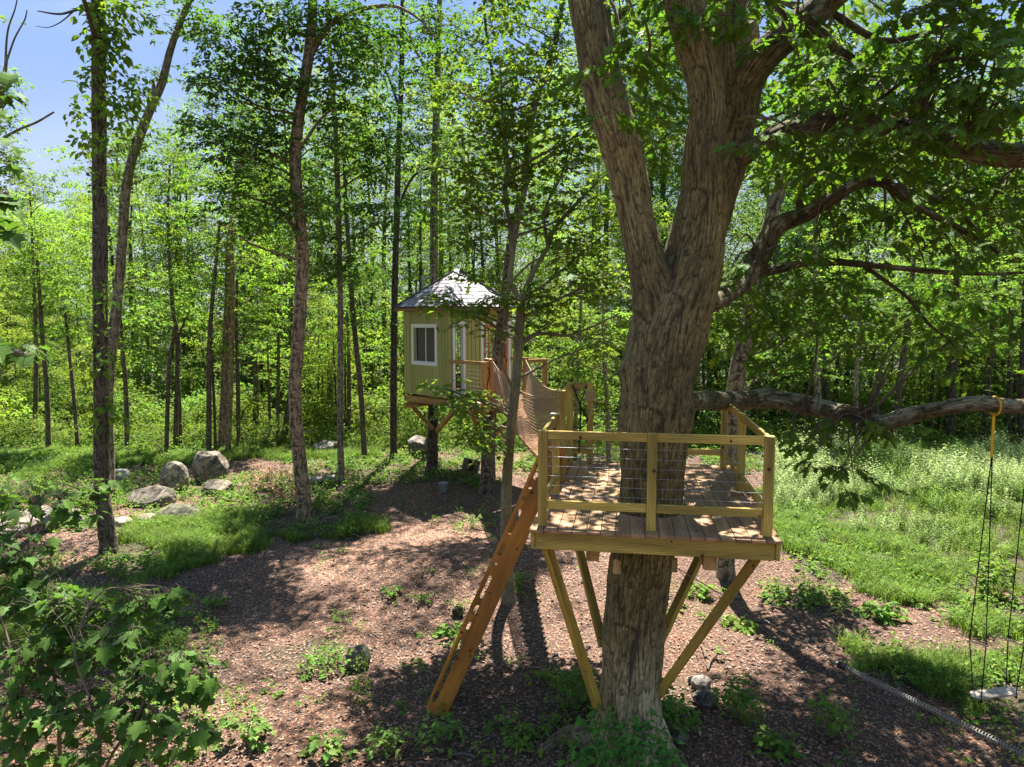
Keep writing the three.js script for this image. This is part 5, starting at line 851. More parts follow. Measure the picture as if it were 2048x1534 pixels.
tree('small maple with forked stem in front of the house and bridge', 12.1, [[1017, 1197, 26], [1012, 1080, 23], [1014, 960, 21], [1022, 860, 20], [1032, 760, 20], [1038, 680, 19], [1041, 605, 17], [1035, 590, 13], [1020, 565, 11], [1024, 510, 10], [1018, 440, 9], [1010, 390, 8], [1015, 330, 7], [1005, 230, 5], [1000, 120, 3]], { bark: 'pale', mat: M.smoothBark, moss: 0.6, radial: 20, spray: 'maple', leaf: M.leafLight, size: 0.62, name: 'young_maple',
  limbs: [[[1041, 615, 12], [1054, 570, 11], [1070, 537, 10], [1095, 495, 9], [1107, 461, 8], [1150, 410, 7], [1210, 350, 4]], [[1095, 495, 7], [1090, 420, 5], [1124, 348, 4], [1140, 290, 3]], [[1041, 690, 9], [1070, 670, 8], [1096, 667, 7], [1135, 671, 6], [1180, 655, 5], [1240, 626, 3]], [[1030, 800, 7], [1022, 770, 6, -0.2], [1005, 735, 5, -0.3], [985, 700, 3, -0.4]], [[1018, 900, 7], [1000, 860, 5, -0.2], [965, 830, 4, -0.4], [920, 800, 2, -0.5]], [[1036, 660, 5], [990, 640, 4, -0.3], [940, 618, 3, -0.4], [890, 570, 2, -0.4]], [[1041, 600, 6], [1100, 560, 5], [1170, 500, 4], [1235, 450, 2]]],
  blobs: [[905, 812, 50, 26, 9, -0.5], [965, 800, 35, 20, 5, -0.4], [888, 778, 26, 14, 4, -0.5], [935, 858, 60, 32, 10, -0.5], [975, 885, 35, 25, 5, -0.3], [930, 625, 45, 16, 10, -0.4], [890, 600, 35, 16, 6, -0.4], [985, 600, 35, 22, 8, -0.3], [1000, 660, 30, 18, 3, -0.4], [960, 560, 50, 25, 8, 0], [1075, 590, 45, 35, 14], [940, 200, 70, 50, 15], [990, 250, 70, 60, 24], [1080, 230, 70, 60, 24], [1130, 300, 70, 60, 24], [1050, 330, 60, 50, 18], [960, 330, 70, 50, 20], [920, 400, 60, 40, 14], [1000, 430, 60, 40, 14], [1090, 420, 70, 40, 18], [1180, 400, 60, 60, 21], [1150, 500, 70, 40, 21], [1200, 560, 60, 50, 21], [1120, 570, 60, 40, 14], [1110, 640, 50, 25, 8], [1190, 690, 60, 30, 10], [1060, 140, 70, 60, 16], [1150, 160, 60, 70, 16], [1180, 260, 50, 60, 15], [950, 470, 50, 30, 9], [940, 260, 80, 70, 14, 1.2], [1040, 190, 80, 70, 12, 1.3], [900, 160, 80, 60, 12, 1.3], [1000, 380, 70, 50, 9, 1.0], [900, -130, 120, 110, 18, 2.4, 1], [1090, -160, 120, 120, 20, 2.4, 1], [980, -370, 130, 110, 18, 3, 1], [1000, 50, 100, 60, 9, 2], [1050, -60, 150, 90, 38]] });
// right of the oak
tree('grey trunk with a dead side branch standing behind the right of the deck', 13.5, [[1458, 955, 34], [1463, 850, 33], [1474, 756, 33], [1482, 705, 32], [1495, 637, 30], [1510, 560, 28], [1527, 490, 26], [1545, 425, 25], [1562, 372, 24], [1580, 315, 22], [1598, 215, 19], [1622, 125, 16], [1640, 20, 13], [1655, -150, 9]], { bark: 'grey', radial: 20, mat: M.slimBark, limbs: [[[1494, 708, 9], [1520, 695, 7], [1550, 672, 5], [1576, 645, 4], [1592, 620, 3]], [[1580, 310, 9], [1620, 250, 8], [1660, 190, 6], [1700, 110, 4]], [[1545, 440, 8], [1535, 380, 6], [1550, 320, 4]]], blobs: [[1620, 220, 70, 60, 20], [1680, 300, 70, 60, 18], [1560, 320, 60, 50, 11], [1700, 180, 70, 60, 17], [1650, 90, 80, 60, 20], [1540, 590, 60, 60, 17, 0.3], [1610, 640, 70, 60, 20, 0.5], [1600, 720, 70, 50, 17, 0.5], ...clusterB(1470, -150, 340, 200, 20, 5), [1411, -154, 90, 80, 14, 1.2, 1], [1519, -190, 100, 80, 16, 1, 1], [1660, -130, 200, 120, 56]], leaf: M.leafMid, size: 0.68 });
// slender trees along the forest edge: [label, Z, path, blobs]
const edge = (label, Z, path, blobs, o = {}) => tree(label, Z, path, { tone: [0.75, 1.5], bark: 'dark', radial: 10, size: 0.6, leaf: M.leafLight, blobs, flare: 0, group: 'slender trees along the forest edge', ...o, blobs: blobs.map(([a, b, c, d, n, ...q]) => [a, b, c * 1.15, d * 1.15, Math.round(n * 1.9), ...q]) });
edge('slim bending trunk near the left edge, left of the wrapped trunk', 25, [[97, 892, 10], [94, 790, 9], [86, 690, 8], [80, 600, 7], [74, 520, 5]], [[90, 610, 60, 45, 12], [60, 540, 60, 40, 10], [110, 680, 50, 30, 7], [80, 470, 70, 50, 14]]);
edge('thinner bending trunk between the left-edge trunk and the wrapped trunk', 25.4, [[156, 892, 8], [148, 800, 7], [138, 700, 6], [130, 620, 5]], [[150, 640, 50, 35, 9], [130, 570, 60, 40, 11], [150, 480, 60, 50, 12]]);
edge('dark curved trunk immediately right of the leaning grey tree', 25, [[254, 897, 10], [252, 790, 9], [246, 710, 8], [241, 640, 7], [240, 560, 5]], [[270, 640, 50, 35, 9], [290, 560, 60, 40, 11], [260, 700, 40, 25, 5], [300, 440, 70, 50, 15]]);
edge('left stem of the crossing three stems behind the boulders', 25, [[332, 903, 9], [336, 790, 8], [340, 710, 8], [350, 665, 7], [348, 620, 6]], [[330, 600, 40, 30, 6]]);
edge('middle sinuous stem of the crossing three behind the boulders', 25.3, [[350, 902, 10], [354, 760, 9], [355, 670, 9], [346, 620, 8], [342, 560, 8], [338, 500, 7], [336, 420, 5], [340, 330, 4]], [[350, 480, 60, 45, 12], [330, 400, 60, 45, 12], [380, 560, 50, 35, 9], [400, 440, 60, 45, 12]], { limbs: [[[354, 680, 5], [366, 650, 4], [380, 620, 2]]] });
edge('right short stem of the crossing three behind the boulders', 25.6, [[361, 900, 7], [359, 800, 7], [354, 720, 6], [352, 660, 4]], [[380, 660, 40, 25, 5]]);
edge('upright trunk directly left of the largest boulder top', 25, [[417, 902, 11], [418, 790, 10], [418, 700, 9], [423, 620, 8], [431, 540, 7], [440, 440, 5]], [[430, 560, 50, 40, 10], [470, 480, 60, 45, 12], [400, 620, 40, 25, 5], [470, 390, 70, 45, 13]]);
edge('dark blackish slim stem touching the upright trunk beside the boulder', 25.2, [[431, 900, 6], [428, 800, 6], [424, 720, 5], [424, 650, 4]], [[440, 680, 30, 20, 4]]);
edge('thick trunk behind and right of the largest boulder', 25.5, [[443, 902, 17], [448, 800, 16], [451, 700, 15], [455, 620, 14], [458, 500, 12], [470, 400, 10], [480, 320, 8]], [[480, 610, 50, 35, 9], [500, 520, 60, 45, 12]], { bark: 'brown' });
edge('trunk leaning against the thick one, right of the largest boulder', 24.9, [[455, 900, 12], [460, 790, 11], [463, 700, 10], [465, 570, 9], [463, 470, 7], [466, 380, 5]], [[520, 650, 50, 35, 9], [440, 340, 50, 40, 8]], { bark: 'brown' });
edge('dark slim trunk standing clear right of the boulder pair of trunks', 25.4, [[477, 897, 9], [476, 780, 8], [473, 660, 7], [474, 560, 5]], [[510, 590, 50, 35, 9], [490, 700, 30, 20, 4]]);
edge('squat dark trunk half hidden in green at the forest edge', 28, [[512, 890, 13], [512, 800, 12], [510, 700, 9]], [[530, 720, 60, 40, 12], [500, 780, 50, 30, 7]]);
edge('thin leftmost stem of the thin trio left of the crooked trunk', 27, [[541, 886, 6], [538, 790, 5], [535, 690, 4]], [[550, 680, 40, 30, 7]]);
edge('middle stem of the thin trio left of the crooked trunk', 26.5, [[555, 888, 8], [556, 790, 7], [557, 700, 6], [556, 600, 4]], [[560, 610, 50, 35, 9], [540, 540, 60, 40, 10]]);
edge('leaning right stem of the thin trio left of the crooked trunk', 26.8, [[567, 880, 12], [574, 830, 11], [581, 780, 9], [590, 700, 7]], [[570, 760, 30, 20, 4]]);
edge('slim leaning stem between the crooked trunk and slim grey trunk', 28, [[653, 866, 11], [659, 810, 10], [664, 760, 9], [670, 690, 7]], [[640, 720, 40, 30, 7], [650, 600, 60, 40, 11]]);
edge('dark stem just left of the slim tilted trunk by the house', 27, [[697, 880, 9], [698, 800, 9], [697, 700, 7], [694, 620, 5]], [[740, 700, 40, 40, 8], [760, 790, 30, 30, 5]]);
edge('pale distant trunk above the low limb, right of the dead branch', 26, [[1640, 890, 13], [1636, 800, 13], [1633, 680, 12], [1632, 560, 10], [1630, 430, 8]], [[1660, 560, 60, 50, 11], [1620, 660, 60, 40, 9], [1680, 460, 70, 50, 12]], { bark: 'grey' });
edge('leaning dark trunk rising over the meadow to the right centre', 26, [[1784, 892, 15], [1790, 850, 14], [1798, 780, 13], [1808, 700, 12], [1818, 620, 10], [1828, 520, 8]], [[1810, 590, 70, 50, 13], [1760, 660, 60, 40, 10], [1850, 500, 70, 60, 14], [1790, 440, 70, 50, 12]], { bark: 'dark' });
edge('stout dark trunk at the meadow edge, right of the leaning one', 26, [[1901, 896, 18], [1903, 830, 17], [1906, 740, 15], [1910, 640, 13], [1913, 560, 11], [1915, 420, 8]], [[1910, 640, 70, 50, 13], [1880, 560, 70, 50, 13], [1950, 590, 60, 50, 11], [1930, 470, 70, 50, 12]], { bark: 'black' });
edge('fallen-looking trunk leaning right at the back of the meadow', 27, [[1925, 902, 14], [1936, 880, 13], [1948, 860, 11], [1965, 835, 8]], [], { bark: 'black' });
edge('dark stump-like trunk behind the swing rope', 26, [[1970, 906, 17], [1972, 850, 15], [1976, 760, 12], [1985, 650, 10], [1992, 560, 7]], [[1980, 720, 60, 50, 11], [2010, 640, 70, 50, 12], [1960, 790, 40, 25, 5]], { bark: 'black' });
edge('left one of the close dark pair at the right edge', 26, [[2013, 910, 11], [2016, 830, 10], [2020, 730, 9], [2024, 620, 7]], [[2040, 680, 60, 50, 11], [2030, 560, 60, 50, 11]], { bark: 'black' });
edge('right one of the close dark pair at the right edge', 26.6, [[2027, 913, 9], [2030, 830, 8], [2034, 730, 7]], [[2070, 760, 50, 40, 9]], { bark: 'black' });
edge('last dark trunk cut by the right edge of the picture', 25.4, [[2043, 915, 14], [2044, 830, 13], [2046, 700, 11], [2050, 560, 8]], [[2090, 600, 70, 60, 12]], { bark: 'black' });
edge('slim trunk in the shade left of the meadow, below the low limb', 26.4, [[1664, 885, 11], [1661, 850, 10], [1650, 760, 9], [1645, 650, 6]], [[1690, 700, 60, 45, 10], [1730, 760, 60, 40, 9]], { bark: 'black' });
edge('thin upright trunk over the back of the meadow, mid-right', 27, [[1858, 893, 8], [1862, 820, 7], [1866, 720, 6]], [[1860, 740, 50, 40, 9], [1880, 690, 50, 40, 8]], { bark: 'black' });
edge('slender trunk between the low limb and the deck post, in leaves', 24, [[1715, 888, 9], [1712, 800, 8], [1716, 700, 7], [1722, 600, 5]], [[1730, 640, 60, 45, 10], [1700, 560, 60, 40, 9], [1740, 540, 60, 40, 8]], { bark: 'grey' });
edge('thin trunk seen between the net and the oak, behind the deck', 23, [[1218, 880, 10], [1214, 800, 9], [1208, 700, 8], [1206, 600, 6]], [[1180, 730, 50, 40, 11], [1140, 770, 50, 40, 11], [1215, 790, 50, 30, 9], [1120, 700, 50, 40, 9], [1210, 650, 60, 40, 10]], { bark: 'grey' });
edge('slim forest trunk in the gap left of the oak, over the bridge', 24, [[1150, 890, 10], [1152, 800, 9], [1158, 690, 8], [1164, 560, 6], [1170, 430, 4]], [[1150, 640, 50, 40, 10], [1110, 850, 50, 30, 10], [1200, 850, 50, 30, 10], [1160, 500, 60, 50, 11]], { bark: 'grey' });
edge('vine-hung tree with bare dead tips at the left picture edge', 17, [[-60, 1000, 26], [-50, 800, 22], [-35, 500, 18], [-15, 300, 14], [5, 180, 9], [14, 110, 5]], [[10, 300, 30, 60, 9], [0, 390, 40, 60, 11], [20, 250, 25, 25, 4], [-10, 180, 35, 50, 8], [30, 330, 25, 30, 4], [-40, 60, 60, 60, 8]], { bark: 'grey', size: 0.5, limbs: [[[10, 150, 5], [16, 60, 3.5], [30, 18, 2.5], [36, -10, 2]], [[14, 120, 4], [30, 75, 3], [50, 38, 2.5], [54, 20, 2]], [[0, 280, 6], [40, 258, 5], [72, 245, 4.5], [108, 224, 3.5]]], group: undefined });
edge('bright bushy small tree below the sky gap, far left', 27, [[70, 890, 9], [72, 700, 8], [66, 520, 5], [60, 380, 3]], [[80, 480, 60, 50, 14], [110, 400, 50, 45, 10], [60, 560, 60, 50, 14], [40, 440, 40, 45, 9], [110, 330, 40, 40, 5]], { leaf: M.leafLight });
// creeper on the tall left trunk
{
  const Z = 14.5, base = onGround(203, Z), v = thing('creeper', 'leafy climbing creeper hanging round the tall left trunk', 'vine', base), r = rng(71);
  const blobs = [[190, 40, 30, 60, Z - 0.1, 14], [235, 45, 30, 45, Z, 10], [230, 120, 22, 50, Z - 0.1, 9], [180, 150, 25, 40, Z, 7], [262, 165, 22, 30, Z, 5], [225, 200, 20, 40, Z - 0.15, 6], [160, 225, 18, 28, Z, 4], [270, 200, 30, 25, Z, 5], [250, 240, 35, 25, Z, 6], [165, 285, 28, 25, Z, 5], [220, 290, 15, 35, Z - 0.15, 4], [285, 175, 20, 18, Z, 2], [200, 90, 10, 90, Z - 0.2, 6], [205, 720, 26, 22, Z - 0.15, 4], [215, 800, 24, 22, Z - 0.15, 3], [205, 840, 24, 20, Z - 0.15, 3], [215, 590, 24, 30, Z - 0.1, 3], [240, 20, 60, 30, Z, 9], [205, 370, 22, 25, Z - 0.1, 3], [188, 660, 16, 18, Z - 0.15, 2]];
  const lists = blobList(blobs, r, 0.95, [0.8, 1.2], SPRAY.vine); lists.forEach((l, i) => instanced('foliage', SPRAY.vine[i], M.leafLight, l, v, base));
  const st = [[], [], []]; for (let k = 0; k < 3; k++) for (let y = 1080; y >= -20; y -= 55) st[k].push(P(202 + 9 * Math.sin(y * 0.013 + k * 2.1), y, Z - 0.06 - 0.05 * Math.cos(y * 0.013 + k * 2.1)).sub(base));
  for (const s of st) part('stem', thin(s, 0.012, 6, 60), M.twig, v);
}
// ------------------------------------------------------------------ the far wood: one mass
{
  const r = rng(2024), list = [[], []], trunks = [];
  const cap = (px) => { // height of the wood's skyline in the picture
    const K = [[-900, 150], [-100, 380], [40, 400], [170, 350], [250, 290], [330, 280], [400, 150], [470, -100], [640, -220], [900, -220], [950, -60], [1000, -60], [1060, -200], [1130, -260], [1400, -300], [2048, -300], [2900, -200]];
    let i = 0; while (i < K.length - 2 && px > K[i + 1][0]) i++; return lerp(K[i][1], K[i + 1][1], clamp((px - K[i][0]) / (K[i + 1][0] - K[i][0]), 0, 1));
  };
  const trees = [], around = [];
  for (let k = 0; k < 230; k++) { const Z = lerp(-46, 26, r()), side = r() < 0.5 ? -1 : 1, x = Z < -12 ? (r() * 2 - 1) * 48 : side * (Math.max(0, Z) * 0.9 + 11 + 26 * r()); around.push([x, Z]); }
  for (let k = 0; k < 430; k++) { const Z = 27.5 + 34 * Math.pow(r(), 1.3), x = (r() * 2 - 1) * Z * 0.98; trees.push([x, Z]); }
  for (const [x, Z] of trees) {
    const y0 = groundH(x, Z), px = toPx(V(x, 3, -Z))[0], capPy = cap(px) + 130 * (r() - 0.35), [, b] = ray(px, capPy), hMax = Math.max(2.2, CAMH + b * Z - y0), h = Math.min(hMax, lerp(5, 25, Math.pow(r(), 0.7)), x < 5 ? 1.5 + 2.0 * Math.max(0, Z - 31) : 2.2 + (Z - 26) * 1.7), R = lerp(1.3, 2.9, r()) * Math.min(1, h / 7 + 0.25);
    const low = r() < 0.55 ? 0.5 : h * 0.25, n = Math.floor(12 + h * R * 2.0), tone = lerp(0.42, 1.35, r()) * (x > 6 ? 0.82 : 1), hue = (r() - 0.55) * 0.35 - (x > 6 ? 0.12 : 0);
    if (r() < 0.55) trunks.push(tube([V(x, y0 - 0.2, -Z), V(x + (r() - 0.5) * 0.6, y0 + h * 0.5, -Z), V(x + (r() - 0.5), y0 + h * 0.9, -Z)], [0.05 + h * 0.006, 0.04 + h * 0.004, 0.02], { seg: 6, radial: 6 }));
    for (let i = 0; i < n; i++) {
      const t = Math.pow(r(), 0.9), y = lerp(low, h, t), q = R * Math.sin(Math.PI * clamp(0.12 + 0.88 * t, 0, 1)) ** 0.6 * Math.sqrt(r()), a = r() * 6.283, k = tone * (0.85 + 0.3 * r());
      list[i % 2].push({ p: V(x + Math.cos(a) * q, y0 + y, -Z + Math.sin(a) * q), r: [(r() - 0.5) * 0.8, r() * 6.283, (r() - 0.5) * 0.8], s: 0.62 + 0.5 * r(), c: col(k * (1 + hue), k, k * (1 - hue)) });
    }
  }
  for (let k = 0; k < 150; k++) {  // bright understorey in front of the tall wood
    const Z = lerp(27, 37, r()), x = (r() * 2 - 1) * Z * 0.9, y0 = groundH(x, Z), h = lerp(2.2, 6.2, r()), R = lerp(0.8, 1.5, r()), n = Math.floor(8 + h * R * 2.6), tone = lerp(0.65, 1.4, r()), hue = (r() - 0.45) * 0.3;
    trunks.push(tube([V(x, y0 - 0.2, -Z), V(x + 0.4 * (r() - 0.5), y0 + h * 0.95, -Z)], [0.05, 0.02], { seg: 3, radial: 5 }));
    for (let i = 0; i < n; i++) { const t = r(), q = R * Math.sin(Math.PI * (0.15 + 0.8 * t)) * Math.sqrt(r()), a = r() * 6.283, k2 = tone * (0.85 + 0.3 * r()); list[i % 2].push({ p: V(x + Math.cos(a) * q, y0 + lerp(0.8, h, t), -Z + Math.sin(a) * q), r: [(r() - 0.5) * 0.7, r() * 6.283, (r() - 0.5) * 0.7], s: 0.45 + 0.3 * r(), c: col(k2 * (1 + hue), k2, k2 * (1 - hue)) }); }
  }
  for (const [x, Z] of around) {  // the wood goes on round the clearing, beside and behind
    const y0 = groundH(x, Z), h = lerp(7, 17, r()), R = lerp(1.6, 3, r()), n = Math.floor(h * R * 1.1), tone = lerp(0.5, 1.2, r());
    trunks.push(tube([V(x, y0 - 0.2, -Z), V(x, y0 + h * 0.9, -Z)], [0.16, 0.05], { seg: 3, radial: 6 }));
    for (let i = 0; i < n; i++) { const t = r(), q = R * Math.sqrt(r()), a = r() * 6.283, k = tone * (0.85 + 0.3 * r()); list[i % 2].push({ p: V(x + Math.cos(a) * q, y0 + lerp(0.6, h, t), -Z + Math.sin(a) * q), r: [(r() - 0.5) * 0.8, r() * 6.283, (r() - 0.5) * 0.8], s: 0.9 + 0.5 * r(), c: col(k, k, k) }); }
  }
  // undergrowth at the forest edge and beneath the trees
  for (let i = 0; i < 5200; i++) {
    const Z = 25.5 + 22 * Math.pow(r(), 1.6), x = (r() * 2 - 1) * Z * 0.95, y = groundH(x, Z) + Math.pow(r(), 1.2) * (0.5 + 0.04 * (Z - 25) + (x < 5 ? 0.8 : 1.3) * noise(x * 0.5, 3, Z * 0.3)), k = 0.45 + 0.6 * r();
    list[i % 2].push({ p: V(x, y, -Z), r: [(r() - 0.5) * 0.9, r() * 6.283, (r() - 0.5) * 0.9], s: 0.35 + 0.4 * r(), c: col(k, k, k) });
  }
  const g = new THREE.Group(); g.name = 'forest'; g.userData = { kind: 'stuff', label: 'dense sunlit green wood closing the background', category: 'wood' }; scene.add(g);
  list.forEach((l, i) => instanced('foliage', SPRAY.far[i], M.leafFar, l, g));
  const tm = mergeGeometries(trunks); setColor(tm, bark([0.17, 0.145, 0.115])); part('trunks', tm, M.slimBark, g).userData.kind = 'stuff';
}
// ------------------------------------------------------------------ young maple in the left foreground, leaves counted one by one
function leafyThing(name, label, base, stems, blobs, seed, size, mat, maxParts, kind = 'maple') {
  const t = thing(name, label, 'tree', base), r = rng(seed), L = [], hubs = [], tw = [];
  for (const [pts, ra] of stems) { const q = pts.map((p) => p.clone().sub(base)); part('stem', tube(q, q.map((_, i) => lerp(ra, ra * 0.25, i / (q.length - 1))), { seg: q.length * 8, radial: 8, color: bark([0.5, 0.4, 0.3]) }), M.smoothBark, t); new THREE.CatmullRomCurve3(pts).getPoints(60).slice(14).forEach((p) => hubs.push(p)); }
  for (const [px, py, rx, ry, Z, n, df = 0.6] of blobs) {
    const c = P(px, py, Z), ax = rx * Z / FPX, ay = ry * Z / FPX, az = Math.max(ax, ay) * df;
    for (let i = 0; i < n; i++) {
      let x, y, z; do { x = r() * 2 - 1; y = r() * 2 - 1; z = r() * 2 - 1; } while (x * x + y * y + z * z > 1);
      const p = V(c.x + x * ax, c.y + y * ay, c.z + z * az); const near = hubs.slice().sort((q, w2) => q.distanceToSquared(p) - w2.distanceToSquared(p)); let h = near[Math.floor(r() * 9)]; if (L.length && r() < 0.75) { let b2 = L[0].p; for (let q = Math.max(0, L.length - 14); q < L.length; q++) if (L[q].p.distanceToSquared(p) < b2.distanceToSquared(p)) b2 = L[q].p; if (b2.distanceTo(p) < h.distanceTo(p)) h = b2; }
      const away = V().subVectors(p, h).setY(0), a = Math.atan2(away.x, away.z) + (r() - 0.5) * 2.2, s = size * (0.65 + 0.7 * r()), f = 0.75 + 0.45 * r(), st = p.clone().add(V(-Math.sin(a) * 0.04, 0.025, -Math.cos(a) * 0.04));
      tw.push(thin([h.clone().sub(base), h.clone().lerp(st, 0.6).add(V(0, 0.03, 0)).sub(base), st.sub(base), p.clone().sub(base)], 0.0014, 4, 6));
      L.push({ p, q: Q(0.15 + 0.6 * r(), a, (r() - 0.5) * 0.7), s, c: col(f * (1 + 0.2 * (r() - 0.5)), f, f) });
    }
  }
  const vis = (d) => { const [x, y, z] = toPx(d.p); return x > 0 && x < W0 && y > 0 && y < H0 ? d.s / z : 0; };
  L.sort((a, b) => vis(b) - vis(a));
  const kinds = [0, 1, 2].map((k) => leafGeo(kind, 1, 0.12 + 0.12 * k, 0.1 + 0.12 * k)), shade = [0.85, 1, 1.2].map((k) => { const m = mat.clone(); m.color.multiplyScalar(k); return m; });
  L.slice(0, maxParts).forEach((d, i) => { const m = part('leaf', kinds[i % 3], shade[(i * 7) % 3], t); m.position.copy(d.p).sub(base); m.quaternion.copy(d.q); m.scale.setScalar(d.s); });
  if (L.length > maxParts) instanced('foliage', kinds[1], mat, L.slice(maxParts), t, base);
  part('twigs', mergeGeometries(tw), M.twig, t).userData.kind = 'stuff';
  return t;
}
{
  const b = onGround(20, 3.6); b.y = groundH(b.x, 3.6); const at = (x, y, Z) => P(x, y, Z);
  const up = (pts) => [b.clone(), b.clone().lerp(pts[0], 0.5).add(V(-0.05, 0.25, 0)), ...pts];
  leafyThing('maple_sapling', 'dark green young maple filling the lower left foreground corner', b,
    [[up([at(120, 1500, 3.6), at(105, 1330, 3.7), at(70, 1180, 3.9), at(60, 1050, 4.1), at(90, 985, 4.2)]), 0.014], [up([at(200, 1500, 3.4), at(180, 1400, 3.4), at(150, 1290, 3.5), at(210, 1180, 3.6), at(300, 1190, 3.7)]), 0.012], [up([at(210, 1540, 3.3), at(270, 1440, 3.3), at(330, 1330, 3.4), at(400, 1345, 3.4)]), 0.011], [up([at(40, 1420, 3.5), at(0, 1230, 3.6), at(-60, 1130, 3.6)]), 0.011], [up([at(220, 1560, 3.2), at(330, 1480, 3.2), at(400, 1520, 3.2)]), 0.009]],
    [[30, 1110, 80, 60, 3.9, 90], [110, 1010, 110, 40, 4.3, 66], [60, 980, 70, 30, 4.3, 31], [200, 975, 40, 25, 4.4, 16], [60, 1200, 90, 50, 3.8, 78], [150, 1230, 70, 60, 3.7, 74], [260, 1215, 80, 40, 3.7, 66], [330, 1190, 45, 20, 3.7, 23], [230, 1300, 100, 50, 3.5, 86], [90, 1320, 90, 60, 3.6, 78], [330, 1340, 90, 45, 3.4, 74], [400, 1370, 40, 30, 3.4, 23], [60, 1420, 80, 50, 3.5, 55], [170, 1420, 80, 50, 3.4, 55], [290, 1430, 90, 50, 3.3, 66], [370, 1470, 50, 40, 3.2, 27], [230, 1510, 90, 40, 3.2, 39], [60, 1510, 80, 40, 3.4, 27], [20, 1020, 40, 60, 4.0, 27], [-80, 1250, 80, 160, 3.7, 78]], 55, 0.078, M.leafMaple, 298);
  const b2 = V(-4.6, groundH(-4.6, 4.2), -4.2), w = (pts) => [b2.clone(), V(-4.6, 3.2, -4.2), V(-4.4, 5.2, -4.2), ...pts];
  leafyThing('overhanging_maple', 'maple boughs reaching in from outside at the upper left edge', b2,
    [[w([at(-150, 640, 4), at(-20, 690, 3.9), at(70, 715, 3.8)]), 0.06], [w([at(-150, 300, 4.2), at(-60, 200, 4.1), at(20, 170, 4.0)]), 0.05], [w([at(-120, 480, 4.1), at(-40, 420, 4.0), at(15, 385, 4.0)]), 0.05]],
    [[30, 705, 55, 22, 3.8, 13], [-40, 690, 60, 40, 3.9, 20], [15, 170, 28, 30, 4.0, 9], [-30, 190, 40, 50, 4.1, 16], [8, 395, 28, 28, 4.0, 9], [5, 300, 18, 40, 4.1, 7], [-30, 420, 40, 50, 4.1, 16], [5, 460, 20, 20, 4.0, 4]], 56, 0.11, M.leafMaple, 60);
}
// single plants one can point at: [name, label, px, py, height m, width m, sprays, kind, material]
function plant(name, label, px, py, h, w, n, kind, mat, o = {}) {
  const b = G(px, py), t = thing(name, label, o.category ?? 'plant', b), r = rng(px * 7 + py), lists = kind.map(() => []), st = [];
  for (let i = 0; i < n; i++) {
    const u = (i + 0.5) / n, a = i * 2.4 + r(), q = w * 0.5 * Math.sqrt(u) * (o.column ? 0.35 : 1), y = h * (o.column ? u : (1 - 0.55 * u) * (0.5 + 0.5 * r())), p = V(Math.cos(a) * q, y, Math.sin(a) * q);
    lists[i % kind.length].push({ p: p.clone().add(b), r: [(r() - 0.5) * 0.5, r() * 6.28, (r() - 0.5) * 0.5], s: (o.size ?? 1) * (0.75 + 0.5 * r()), c: (() => { const k = 0.8 + 0.4 * r(); return col(k, k, k); })() });
    if (!o.column || i === n - 1) st.push(thin([V(p.x * 0.15, 0, p.z * 0.15), V(p.x * 0.5, p.y * 0.65, p.z * 0.5), p], 0.004, 4, 5));
  }
  part('stem', mergeGeometries(st), o.stem ?? M.twig, t); lists.forEach((l, i) => l.length && instanced('foliage', kind[i], mat, l, t, b));
}
const HB = SPRAY.herb, VN = SPRAY.vine;
M.stemGreen = leafMat(0.16, 0.22, 0.06, 0.2, 0.1); 
M.herb2 = leafMat(0.14, 0.25, 0.04, 0.45, 0.1);
const sg = { stem: new THREE.MeshStandardMaterial({ color: col(0.16, 0.2, 0.06), roughness: 0.8 }) };
plant('bush', 'low leafy bush on the litter, mid-left foreground', 655, 1335, 0.32, 0.8, 22, HB, M.herb, { ...sg, size: 0.75 });
plant('herb', 'thin upright yellow-green weed in front of the low leafy bush', 725, 1405, 0.7, 0.3, 14, [HB[2]], M.leafLight, { ...sg, column: true, size: 0.8 });
plant('shrub', 'bright green round-leaved shrub in front of the oak foot', 1245, 1555, 0.75, 1.05, 64, [SPRAY.herb[0], SPRAY.herb[2]], leafMat(0.09, 0.27, 0.03, 0.5, 0.2), { ...sg, size: 1.15 });
plant('vine_shoot', 'climbing leafy shoot across the pale foot of the oak', 1310, 1500, 0.95, 0.35, 12, [HB[1]], leafMat(0.08, 0.24, 0.03, 0.5, 0.2), { ...sg, column: true });
plant('fern_clump', 'feathery green clump on the left side of the oak foot', 1150, 1415, 0.55, 0.6, 24, [HB[2], HB[0]], M.herb, sg);
plant('herb', 'tall dark green herb left of the yellow grass tuft, lower right', 1472, 1435, 0.55, 0.45, 18, [HB[0], HB[2]], M.herb, sg);
plant('herb', 'narrow green herb in the right foreground leaf litter', 1663, 1475, 0.55, 0.35, 14, [HB[2]], M.herb, sg);
plant('herb', 'broad-leaved seedling by the bottom edge, right of the oak', 1555, 1500, 0.25, 0.3, 9, [HB[1]], M.herb, sg);
plant('herb', 'pale broad-leaved seedling at the bottom edge, left of ladder', 660, 1505, 0.3, 0.4, 6, [HB[1]], M.herb2, { ...sg, size: 1.1 });
plant('herb', 'two-tiered pale seedling on sunlit litter at the bottom left-centre', 495, 1490, 0.5, 0.4, 6, [HB[1]], M.herb2, { ...sg, size: 1.1 });
plant('herb', 'bright yellow-green weed left of the ladder foot, bottom', 770, 1510, 0.35, 0.3, 8, [HB[0]], M.herb2, sg);
plant('herb', 'bright weed between the ladder foot and the bottom edge', 880, 1490, 0.3, 0.4, 8, [HB[0]], M.herb2, sg);
plant('herb', 'upright pale mullein-like plant at the sunny grass behind boulders', 283, 915, 0.75, 0.7, 16, [HB[0]], M.leafLight, { ...sg, size: 1.5, column: true });
